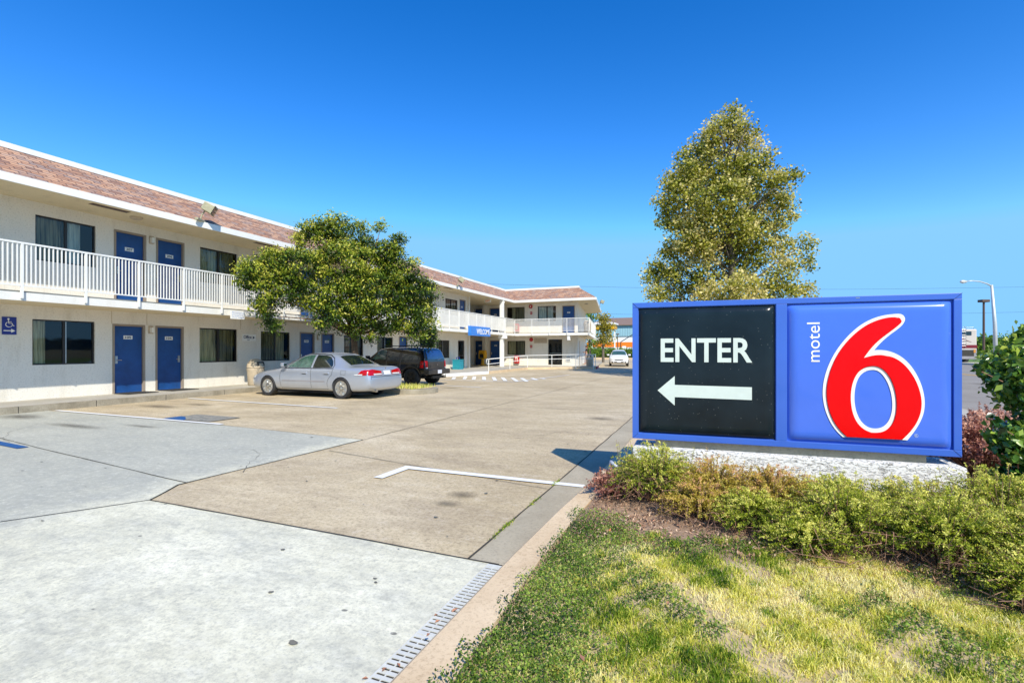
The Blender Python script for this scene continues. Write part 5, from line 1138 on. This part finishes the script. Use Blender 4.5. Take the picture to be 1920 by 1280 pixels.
cn = thing('corner_canopy', 'cream rounded canopy roof showing behind the small yellow tree', 'canopy', tuple(RD((1131-960)/F_PX*85, 85, 0)))
MB().box(-2.2, 2.2, -1.5, 1.5, 5.0, 5.7).build('canopy_box', M['yellow'], cn, bevel=.2); MB().box(-2.4, 2.4, -1.7, 1.7, 5.75, 6.1).build('canopy_top', M['bigwhite'], cn, bevel=.15)
for x in (-2, 2): MB().tube([(x, 0, 0), (x, 0, 5)], .12, 8).build('post', M['white'], cn)
# lot lamps
def lot_lamp(px, d, h, label, mat, name='lot_lamp'):
    b = RD((px-960)/F_PX*d, d, 0); t = thing(name, label, 'lamp post', tuple(b), TH)
    MB().tube([(0, 0, 0), (0, 0, h)], [.1, .08], 8).build('pole', M[mat], t); MB().box(-.35, .35, -.25, .25, h+.001, h+.24).build('lamp_head', M[mat], t, bevel=.03); return t
lot_lamp(1158, 110, 4.9, 'small dark lamp post in front of the distant white store', 'brownmetal')
lot_lamp(1844.5, 45, 5.85, 'slim brown lamp post with square head right of the sign', 'brownmetal')
t = thing('sloping_pole', 'dark slanting pole with a sign plate in front of the distant white store', 'pole', tuple(RD((1163-960)/F_PX*95, 95, 0)), TH)
MB().tube([(0, 0, 0), (.1, 0, 3.0), (3.6, 0, 5.2)], .09, 6).build('pole', M['black'], t); MB().box(.4, 1.1, -.05, .05, 1.4, 2.2).build('sign_plate', M['bigwhite'], t)
# white street lamp
b = RD((1866-960)/F_PX*30, 30, 0); sl_ = thing('street_lamp', 'tall white curved arm street lamp right of the sign', 'street lamp', tuple(b), TH)
MB().tube([(.05, 0, 0), (-.02, 0, 3), (-.22, 0, 5.45)], [.12, .1, .065], 10).build('pole', M['galv'], sl_, smooth=True)
m = MB(); m.tube([(-.2, 0, 5.35), (-.5, 0, 5.52), (-.95, 0, 5.66), (-1.4, 0, 5.7), (-1.75, 0, 5.68)], [.045, .04, .035, .03, .03], 8); m.build('arm', M['galv'], sl_, smooth=True)
m = MB(); m.lathe([(.02, 0), (.09, .08), (.1, .22), (.07, .38), (.02, .44)], (-2.18, 0, 5.65), 'x', 12); m.build('lamp_head', M['galv'], sl_, smooth=True); MB().lathe([(.075, 0), (.06, -.05), (.001, -.07)], (-1.98, 0, 5.6), 'z', 12).build('lens', M['clearlens'], sl_)
# distant trees by the street and hills
for i, (px, pt_, d, wp_) in enumerate(((1850, 634, 80, 30), (1868, 642, 95, 34), (1884, 640, 85, 40), (1905, 630, 90, 40), (1838, 648, 110, 30), (1925, 636, 90, 36))):
    simple_tree('roadside_tree', 'muted green tree beyond the far side of the street', px, pt_, 668, d, wp_, 'leaf_hedge', .45, 20+i, 'trees beyond the street', 2)
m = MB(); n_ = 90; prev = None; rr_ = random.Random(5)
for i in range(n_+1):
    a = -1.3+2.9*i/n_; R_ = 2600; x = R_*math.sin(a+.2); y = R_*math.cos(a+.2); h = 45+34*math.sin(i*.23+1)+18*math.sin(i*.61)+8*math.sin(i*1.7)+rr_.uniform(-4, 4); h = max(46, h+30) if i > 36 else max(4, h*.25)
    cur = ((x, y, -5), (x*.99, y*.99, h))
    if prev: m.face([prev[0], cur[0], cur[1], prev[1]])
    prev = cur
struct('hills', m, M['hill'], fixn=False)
# overhead cables
for i, (z, d, lb) in enumerate(((9.6, 60, 'upper thin overhead cable crossing the sky behind the far wing'), (6.2, 60, 'lower thin overhead cable to the right of the far wing'))):
    a, b = RD(-4, d, z), RD(70, d+6, z+.4); pts = [a.lerp(b, t_/12)-Vector((0, 0, .5*math.sin(PI*t_/12))) for t_ in range(13)]
    tag(MB().tube(pts, .012, 5).build('overhead_cable', M['black']), lb, 'cable')

# ------------------------------------------------------------------ person leaning on the end wall
def skin_body(name, joints, bones, mat, parent, sub=2):
    me = bpy.data.meshes.new(name); me.from_pydata([j[0] for j in joints], bones, []); ob = bpy.data.objects.new(name, me); COL.objects.link(ob)
    sk = ob.modifiers.new('skin', 'SKIN'); sd = ob.modifiers.new('sub', 'SUBSURF'); sd.levels = sub; sd.render_levels = sub
    for v, j in zip(me.skin_vertices[0].data if me.skin_vertices else [], joints): v.radius = (j[1], j[1]*(j[2] if len(j) > 2 else 1))
    if me.skin_vertices: me.skin_vertices[0].data[0].use_root = True
    dg = bpy.context.evaluated_depsgraph_get(); ne_ = bpy.data.meshes.new_from_object(ob.evaluated_get(dg)); bpy.data.objects.remove(ob)
    o = link(name, ne_, mat, parent, True); return o
def add_skin_layer(me):
    bm = bmesh.new(); bm.from_mesh(me); bm.verts.layers.skin.verify(); bm.to_mesh(me); bm.free()
_old = skin_body
def skin_body(name, joints, bones, mat, parent, sub=2):
    me = bpy.data.meshes.new(name); me.from_pydata([j[0] for j in joints], bones, []); add_skin_layer(me)
    ob = bpy.data.objects.new(name, me); COL.objects.link(ob); ob.modifiers.new('skin', 'SKIN'); sd = ob.modifiers.new('sub', 'SUBSURF'); sd.levels = sub; sd.render_levels = sub
    for v, j in zip(me.skin_vertices[0].data, joints): v.radius = (j[1], j[2] if len(j) > 2 else j[1])
    me.skin_vertices[0].data[0].use_root = True
    dg = bpy.context.evaluated_depsgraph_get(); ne_ = bpy.data.meshes.new_from_object(ob.evaluated_get(dg)); bpy.data.objects.remove(ob)
    return link(name, ne_, mat, parent, True)
pp = RD((1099-960)/F_PX*43.2, 43.2, 0); pe = thing('person', 'red haired person in dark top and grey trousers by the far wing end wall', 'person', (pp.x, pp.y, WK), -1.2)
J = [((0, 0, .92), .13, .1), ((0, .02, 1.12), .12, .09), ((0, .04, 1.32), .15, .1), ((0, .04, 1.42), .07), ((0, .02, 1.5), .055), ((0, -.01, 1.62), .085, .1), ((0, -.015, 1.68), .07),
     ((-.19, .04, 1.36), .055), ((-.26, -.02, 1.1), .042), ((-.12, -.24, 1.08), .032), ((-.08, -.3, 1.1), .03), ((.19, .04, 1.36), .055), ((.27, 0, 1.1), .042), ((.14, -.22, 1.06), .032), ((.09, -.28, 1.08), .03),
     ((-.09, 0, .84), .095), ((-.1, -.04, .48), .062), ((-.1, .02, .1), .042), ((-.1, -.12, .04), .04), ((.09, 0, .84), .095), ((.12, -.08, .48), .062), ((.14, -.12, .1), .042), ((.15, -.26, .04), .04)]
Bn = [(0, 1), (1, 2), (2, 3), (3, 4), (4, 5), (5, 6), (2, 7), (7, 8), (8, 9), (9, 10), (2, 11), (11, 12), (12, 13), (13, 14), (0, 15), (15, 16), (16, 17), (17, 18), (0, 19), (19, 20), (20, 21), (21, 22)]
skin_body('body', J, Bn, M['skin'], pe)
skin_body('shirt', [((0, 0, .95), .145, .11), ((0, .02, 1.12), .135, .105), ((0, .04, 1.32), .165, .115), ((-.19, .04, 1.36), .07), ((-.25, -.01, 1.14), .056), ((.19, .04, 1.36), .07), ((.26, .01, 1.14), .056)], [(0, 1), (1, 2), (2, 3), (3, 4), (2, 5), (5, 6)], M['shirt'], pe)
skin_body('trousers', [((0, 0, .94), .145, .115), ((-.09, 0, .82), .105), ((-.1, -.04, .48), .075), ((-.1, .02, .1), .06), ((.09, 0, .82), .105), ((.12, -.08, .48), .075), ((.14, -.12, .1), .06)], [(0, 1), (1, 2), (2, 3), (0, 4), (4, 5), (5, 6)], M['trousers'], pe)
skin_body('hair', [((0, .03, 1.68), .1), ((0, .06, 1.58), .1), ((0, .08, 1.46), .07)], [(0, 1), (1, 2)], M['hair'], pe)

# ------------------------------------------------------------------ planting around the sign
def sprig_shrub(name, label, c_, rad, h, stems, mat, seed, group, leafn=34, ls=.022, drop=.6, mat2=None, asp=.42):
    t = thing(name, label, 'shrub', (c_[0], c_[1], lawn_z(*c_)-.01), group=group); C = []; T = []; D = []; m = MB()
    for i in range(stems):
        a = RNG.uniform(0, 2*PI); q = math.sqrt(RNG.random()); e = np.array([math.cos(a), math.sin(a)])
        r0 = rad*.25*RNG.random(); rl = rad*q*RNG.uniform(.8, 1.15); hh = h*(1-.45*q*q)*RNG.uniform(.65, 1.12)
        p0 = np.array([e[0]*r0, e[1]*r0, 0]); p1 = np.array([e[0]*rl*.55, e[1]*rl*.5, hh*1.1]); p2 = np.array([e[0]*rl*1.05, e[1]*rl*1.05, hh*(1-drop*q*RNG.random())])
        kk = leafn; ts = np.sort(RNG.uniform(.3, 1, kk)); cc_ = ((1-ts)**2)[:, None]*p0+(2*ts*(1-ts))[:, None]*p1+(ts**2)[:, None]*p2
        cc_ += RNG.normal(size=cc_.shape)*ls*.38; C.append(cc_); b_ = RNG.uniform(.15, .8); T.append(np.clip(b_+(ts-.6)*.5+(cc_[:, 2]/h-.62)*.8+RNG.normal(size=kk)*.12, 0, 1))  # shade of the shrub's underside put into leaf colour, darker towards the ground
        if i % 3 == 0:
            pts = [((1-s_)**2)*p0+2*s_*(1-s_)*p1+s_*s_*p2 for s_ in (0, .35, .7, .95)]; m.tube([tuple(p) for p in pts], [.004, .003, .002, .001], 4, cap=False)
    for i in range(int(14*rad/.38)):        # long upright sprays
        a = RNG.uniform(0, 2*PI); q = RNG.uniform(.1, .8)*rad; p0 = np.array([math.cos(a)*q, math.sin(a)*q, h*.5]); p2 = p0+np.array([math.cos(a)*.06+RNG.normal()*.05, math.sin(a)*.06+RNG.normal()*.05, h*RNG.uniform(.28, .6)]); kk = 46
        ts = RNG.uniform(0, 1, kk); cc_ = p0+(p2-p0)*ts[:, None]+RNG.normal(size=(kk, 3))*.006; C.append(cc_); T.append(np.clip(.45+.4*ts+RNG.normal(size=kk)*.1, 0, 1))
        m.tube([tuple(p0-np.array([0, 0, h*.3])), tuple(p0), tuple(p2)], [.003, .002, .001], 4, cap=False)
    for i in range(int(90*rad/.38)):        # bare twigs low down
        a = RNG.uniform(0, 2*PI); q = rad*RNG.uniform(.3, 1.0); b_ = a+RNG.normal()*.5; p0 = (math.cos(a)*q*.4, math.sin(a)*q*.4, .01); p1 = (math.cos(a)*q, math.sin(a)*q, h*RNG.uniform(.15, .55)); p2 = (math.cos(b_)*q*1.18, math.sin(b_)*q*1.18, h*RNG.uniform(.02, .5))
        m.tube([p0, p1, p2], [.003, .0025, .0012], 4, cap=False)
    link('foliage', leaf_mesh('foliage', np.concatenate(C), ls, asp, np.concatenate(T), -.25, fold=False), M[mat], t); m.build('stems', M['twig'], t, fixn=False); return t
SH = [ # r, d, radius, height, mat, label
 ((1.30, 4.35), .40, .44, 'leaf_shrub', 'bright feathery green shrub against the left end of the sign base'),
 ((1.72, 4.15), .36, .40, 'leaf_dry', 'brownish drying shrub below the ENTER panel'),
 ((2.12, 3.95), .38, .36, 'leaf_dry', 'low yellow brown shrub in front of the middle left of the sign base'),
 ((1.78, 3.62), .30, .28, 'leaf_shrub', 'small low shrub in front of the drying shrub, at the edge of the bare soil'),
 ((2.5, 3.75), .38, .36, 'leaf_shrub', 'yellow green feathery shrub below the dividing bar of the sign'),
 ((2.25, 3.3), .36, .34, 'leaf_shrub', 'feathery shrub at the lawn edge under the arrow of the sign'),
 ((2.95, 3.55), .40, .38, 'leaf_shrub', 'feathery shrub below the red number six'),
 ((2.7, 3.0), .38, .36, 'leaf_shrub', 'full green shrub at the lawn edge below the number six'),
 ((3.35, 3.3), .40, .40, 'leaf_shrub', 'tall edged yellow green shrub at the right end of the sign base'),
 ((3.1, 2.75), .36, .36, 'leaf_shrub', 'green shrub at the right edge of the lawn'),
 ((3.7, 3.0), .42, .38, 'leaf_shrub', 'feathery shrub at the far right edge of the picture'),
 ((1.5, 3.85), .3, .3, 'leaf_dry', 'small drying shrub between the leftmost feathery shrub and the bare soil'),
 ((1.95, 3.2), .26, .2, 'leaf_shrub', 'lowest trailing shrub at the left of the lawn edge row'),
 ((2.75, 2.5), .3, .24, 'leaf_shrub', 'low trailing shrub nearest the camera on the right'),
]
for i, ((r, d), rad, h, mt, lb) in enumerate(SH):
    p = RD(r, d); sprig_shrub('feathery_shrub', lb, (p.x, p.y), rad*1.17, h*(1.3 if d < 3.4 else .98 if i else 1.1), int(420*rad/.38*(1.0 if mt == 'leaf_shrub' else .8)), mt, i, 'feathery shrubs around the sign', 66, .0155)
# reddish dry shrubs
for (r, d, rad, h, lb) in ((4.95, 5.1, .7, .62, 'dry reddish brown shrub behind the right end of the sign'), (5.7, 5.5, .75, .62, 'dry reddish brown shrub further right beside the pavement'), (5.2, 4.3, .4, .4, 'dark red shrub under the glossy leaved bush')):
    p = RD(r, d); sprig_shrub('dry_shrub', lb, (p.x, p.y), rad, h, 480, 'leaf_red', 1, 'dry red shrubs', 34, .035, asp=.5)
p = RD(.98, 4.5); sprig_shrub('dry_shrub', 'low dark reddish shrub left of the sign base', (p.x, p.y), .3, .22, 150, 'leaf_red', 1, 'dry red shrubs', 26, .028, asp=.5)
# glossy bush on the right
ib = thing('glossy_bush', 'glossy broad leaved green bush at the right edge beside the sign', 'bush', tuple(RD(4.4, 4.0, .1)))
o_ = Vector(ib.location); L = []
for px, py, rx, ry, d in ((1925, 700, 60, 50, 3.85), (1932, 660, 30, 32, 3.9), (1914, 700, 32, 34, 3.9), (1930, 625, 12, 16, 3.9), (1894, 690, 14, 14, 3.9), (1925, 745, 40, 18, 3.9), (1985, 690, 80, 80, 3.9), (1915, 830, 40, 30, 3.9), (1895, 812, 24, 16, 3.9), (1970, 820, 60, 45, 3.9), (1905, 910, 40, 28, 3.9), (1960, 900, 60, 50, 3.9)):
    c_ = at(px, py, d)-o_; k_ = d/F_PX; L.append((tuple(c_), (rx*k_, rx*k_, ry*k_)))
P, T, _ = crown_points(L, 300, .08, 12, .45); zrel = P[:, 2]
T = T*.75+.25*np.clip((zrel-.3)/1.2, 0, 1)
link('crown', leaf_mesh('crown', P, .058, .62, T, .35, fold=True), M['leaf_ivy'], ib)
m = MB()
for l in L: m.tube([(.15, .1, -.1), (.1, 0, l[0][2]*.6), l[0]], [.02, .012, .004], 6)
ex_ = [at(1843, 695, 3.0)-o_, at(1832, 690, 3.0)-o_]; m.tube([at(1880, 715, 3.0)-o_, at(1852, 702, 3.0)-o_, at(1826, 690, 3.0)-o_], .003, 5); m.tube([at(1900, 815, 3.0)-o_, at(1875, 800, 3.0)-o_, at(1857, 786, 3.0)-o_], .003, 5)
m.build('stems', M['twig'], ib, fixn=False)
C = np.array([tuple(at(a, b, 3.0)-o_) for a, b in ((1830, 690), (1838, 694), (1846, 701), (1850, 705), (1834, 698), (1856, 699), (1862, 708), (1857, 786), (1864, 792), (1870, 798), (1860, 800), (1876, 805), (1868, 786), (1882, 793))]); C = np.repeat(C, 2, 0)+RNG.normal(size=(28, 3))*.01
link('trailing_leaves', leaf_mesh('trailing_leaves', C, .06, .7, RNG.uniform(0, .4, 28), .3, fold=True), M['leaf_ivy'], ib)
# yucca like stalk
tag(MB().tube([RD(2.78, 2.72, .12), RD(2.82, 2.7, .3), RD(2.9, 2.68, .5)], [.006, .006, .002], 6).build('bent_stalk', M['leaf_hedge']), 'single pale green stalk leaning out of the shrubs at the right edge', 'plant stalk')
# white pipe by the base
tag(MB().tube([(-.95, 5.0, .16), (-.93, 4.93, .3), (-.86, 4.86, .27), (-.82, 4.82, .2)], .018, 8).build('drip_pipe', M['plastic'], smooth=True), 'short bent white pipe beside the left end of the sign base', 'pipe')

# ---- lawn, clover and litter
def lawnZ(X, Y):
    k_ = .045+.06*np.clip((Y-2.2)/2.5, 0, 1); return k_-.01+.03*np.clip((X+1.0)/1.2, 0, 1)+.012*np.sin(X*3.1+Y*2.3)*np.sin(Y*4.1-X)
def nz(X, Y, s_=1.0): return (np.sin(X*3.1*s_+1.3*np.sin(Y*2.3*s_))+np.sin(Y*4.3*s_+1.7*np.sin(X*2.9*s_+.5))+.6*np.sin(X*9*s_+Y*7*s_)+.5*np.sin(X*15.1*s_-Y*12.7*s_))/3.1
def region(n_, r0, r1, d0, d1):
    d = RNG.uniform(d0**.5, d1**.5, n_)**2; r = RNG.uniform(r0, r1, n_); return r*CS-d*SN, r*SN+d*CS, r, d
def edge_d(r): return 3.5-.42*(r-1.3)       # far limit of the lawn (front of the shrubs)
X, Y, r, d = region(210000, -.5, 3.4, 1.5, 4.3)
q = nz(X, Y); keep = (X > -.99) & (d < edge_d(r)+.0+.12*q) & (r < 3.4)
clov = ((X+1.02) < .46+.22*nz(X, Y, 2.3)+.05*RNG.normal(size=len(X))+.1*q+.12*np.clip(2.6-Y, 0, 1)) | (((X+.35)**2/.12+(Y-3.45)**2/.03) < 1) | (nz(X+3, Y+1, 1.6)+.1*RNG.normal(size=len(X)) > .38)
bare = (nz(X+7, Y-4, 1.8)+.08*RNG.normal(size=len(X)) > .3) & ~clov
soil = (Y > 3.55+.1*q) & (X < .1)
gk = keep & ~soil & ~(clov & (RNG.random(len(X)) < .85)) & ~(bare & (RNG.random(len(X)) < .75))
Xg, Yg = X[gk], Y[gk]; qq = nz(Xg+2, Yg, 1.3)
Hg = RNG.uniform(.01, .034, len(Xg))*(1+.5*np.clip(qq, 0, 1)); tn = np.clip(.7-.5*np.clip(qq+.15, -.45, 1)-.22*nz(Xg, Yg+5, 3.1)+RNG.normal(size=len(Xg))*.16, 0, 1)
tag(blades('lawn_grass', Xg, Yg, lawnZ(Xg, Yg), Hg, .0042, tn, 1.1), 'patchy yellow green lawn grass in the near right corner', 'grass', kind='stuff')
ck = keep & clov & (RNG.random(len(X)) < .62); Xc, Yc = X[ck], Y[ck]; n_ = len(Xc)
Zc = lawnZ(Xc, Yc)+np.abs(RNG.normal(size=n_))*.018+.02*np.clip(nz(Xc, Yc, 3), 0, 1)
Xc2, Yc2, r2, d2 = region(40000, -.55, 1.0, 1.6, 5.0); ed = (Xc2 > -1.04+.06*nz(Xc2, Yc2, 4)) & (Xc2 < -.55+.2*nz(Xc2, Yc2)) & (Yc2 < 4.0)
Xc = np.concatenate([Xc, Xc2[ed]]); Yc = np.concatenate([Yc, Yc2[ed]]); Zc = np.concatenate([Zc, lawnZ(Xc2[ed], Yc2[ed])+np.abs(RNG.normal(size=ed.sum()))*.022+.01]); n_ = len(Xc)
Cp = np.stack([Xc, Yc, Zc], 1); up_ = np.tile(np.array([[0, 0, 1.]]), (n_, 1))
tag(link('clover_patch', leaf_mesh('clover_patch', Cp, .0135, .8, np.clip(.5+.35*nz(Xc, Yc, 2.2)+RNG.normal(size=n_)*.18, 0, 1), 0, nrm=up_), M['clover']), 'dark green clover and weeds spreading along the kerb', 'ground cover', kind='stuff')
X, Y, r, d = region(34000, .3, 3.6, 2.6, 5.2); sk_ = (X > -.95) & (d > edge_d(r)-.3-.15*nz(X, Y, 2)); X, Y = X[sk_], Y[sk_]; n_ = len(X)
Cp = np.stack([X, Y, lawnZ(X, Y)+RNG.uniform(.002, .03, n_)], 1)
dens_k = RNG.random(n_) < np.clip(.45+.5*nz(X, Y, 2), .08, 1); Cp = Cp[dens_k]; n_ = len(Cp)
tag(link('leaf_litter', leaf_mesh('leaf_litter', Cp, .03, .35, RNG.beta(2, 2.2, n_), 0, nrm=np.tile(np.array([[0, 0, 1.]]), (n_, 1))), M['litter']), 'brown dead leaves and twigs covering the soil below the shrubs', 'leaf litter', kind='stuff')
tc = region(1500, -.45, 3.4, 1.5, 4.2); kt = (tc[0] > -.5+.2*RNG.normal(size=1500)) & (nz(tc[0]+7, tc[1]-4, 1.8) < .25) & (tc[3] < edge_d(tc[2])); tx, ty = tc[0][kt], tc[1][kt]; nb = 46
TX = np.repeat(tx, nb)+RNG.normal(size=len(tx)*nb)*.022; TY = np.repeat(ty, nb)+RNG.normal(size=len(tx)*nb)*.022; tq = nz(tx+2, ty, 1.3)
TN = np.repeat(np.clip(.55-.35*tq+RNG.normal(size=len(tx))*.22, .05, .95), nb)+RNG.normal(size=len(tx)*nb)*.1
tag(blades('grass_tufts', TX, TY, lawnZ(TX, TY), np.repeat(RNG.uniform(.018, .055, len(tx)), nb)*RNG.uniform(.6, 1.2, len(TX)), .0045, TN, 1.2), 'tufts of longer green and straw coloured grass in the lawn', 'grass', kind='stuff')
# weeds in the gutter joint
n_ = 420; yy = RNG.choice([3.55, 3.62, 3.7, 4.2, 4.35, 4.95, 5.0, 5.05, 3.4], n_)+RNG.normal(size=n_)*.05; tag(blades('joint_weeds', -1.53+RNG.normal(size=n_)*.012, yy, np.full(n_, .008), RNG.uniform(.006, .02, n_), .006, RNG.uniform(.1, .5, n_), 1.2), 'little weeds growing in the joint beside the gutter', 'weeds', kind='stuff')
# fallen leaves
LV = [(-1.32, 2.2, .02), (-1.29, 2.33, .02), (-1.36, 2.25, .02), (-.72, 2.3, .12), (-.5, 2.0, .13), (-1.34, 1.78, .022), (-1.3, 1.83, .02), (-1.38, 1.7, .02), (-.2, 2.6, .13), (-.1, 1.95, .13), (-1.25, 2.0, .06), (.3, 2.1, .13)]
for i, (x, y, z) in enumerate(LV):
    a = random.uniform(0, 6); u = Vector((math.cos(a), math.sin(a), .15)); v = Vector((-math.sin(a), math.cos(a), .1)); c_ = Vector((x, y, (z if z > .05 else .006)+.008)); s_ = .009+.006*random.random()
    m = MB(); m.face([c_-u*s_*1.4, c_-u*s_*.3-v*s_*.7+Vector((0, 0, .006)), c_+u*s_*1.5, c_+Vector((0, 0, -.003))]); m.face([c_-u*s_*1.4, c_+Vector((0, 0, -.003)), c_+u*s_*1.5, c_-u*s_*.3+v*s_*.7+Vector((0, 0, .006))])
    tag(m.build('fallen_leaf', M['orange'] if i == 99 else M['drleaf'] if 'drleaf' in M else plain('dead_leaf', (.36, .17, .1), .8, .2, 30), fixn=False), 'curled orange brown fallen leaf on the drain or lawn edge', 'leaf', 'fallen leaves by the kerb and drain')
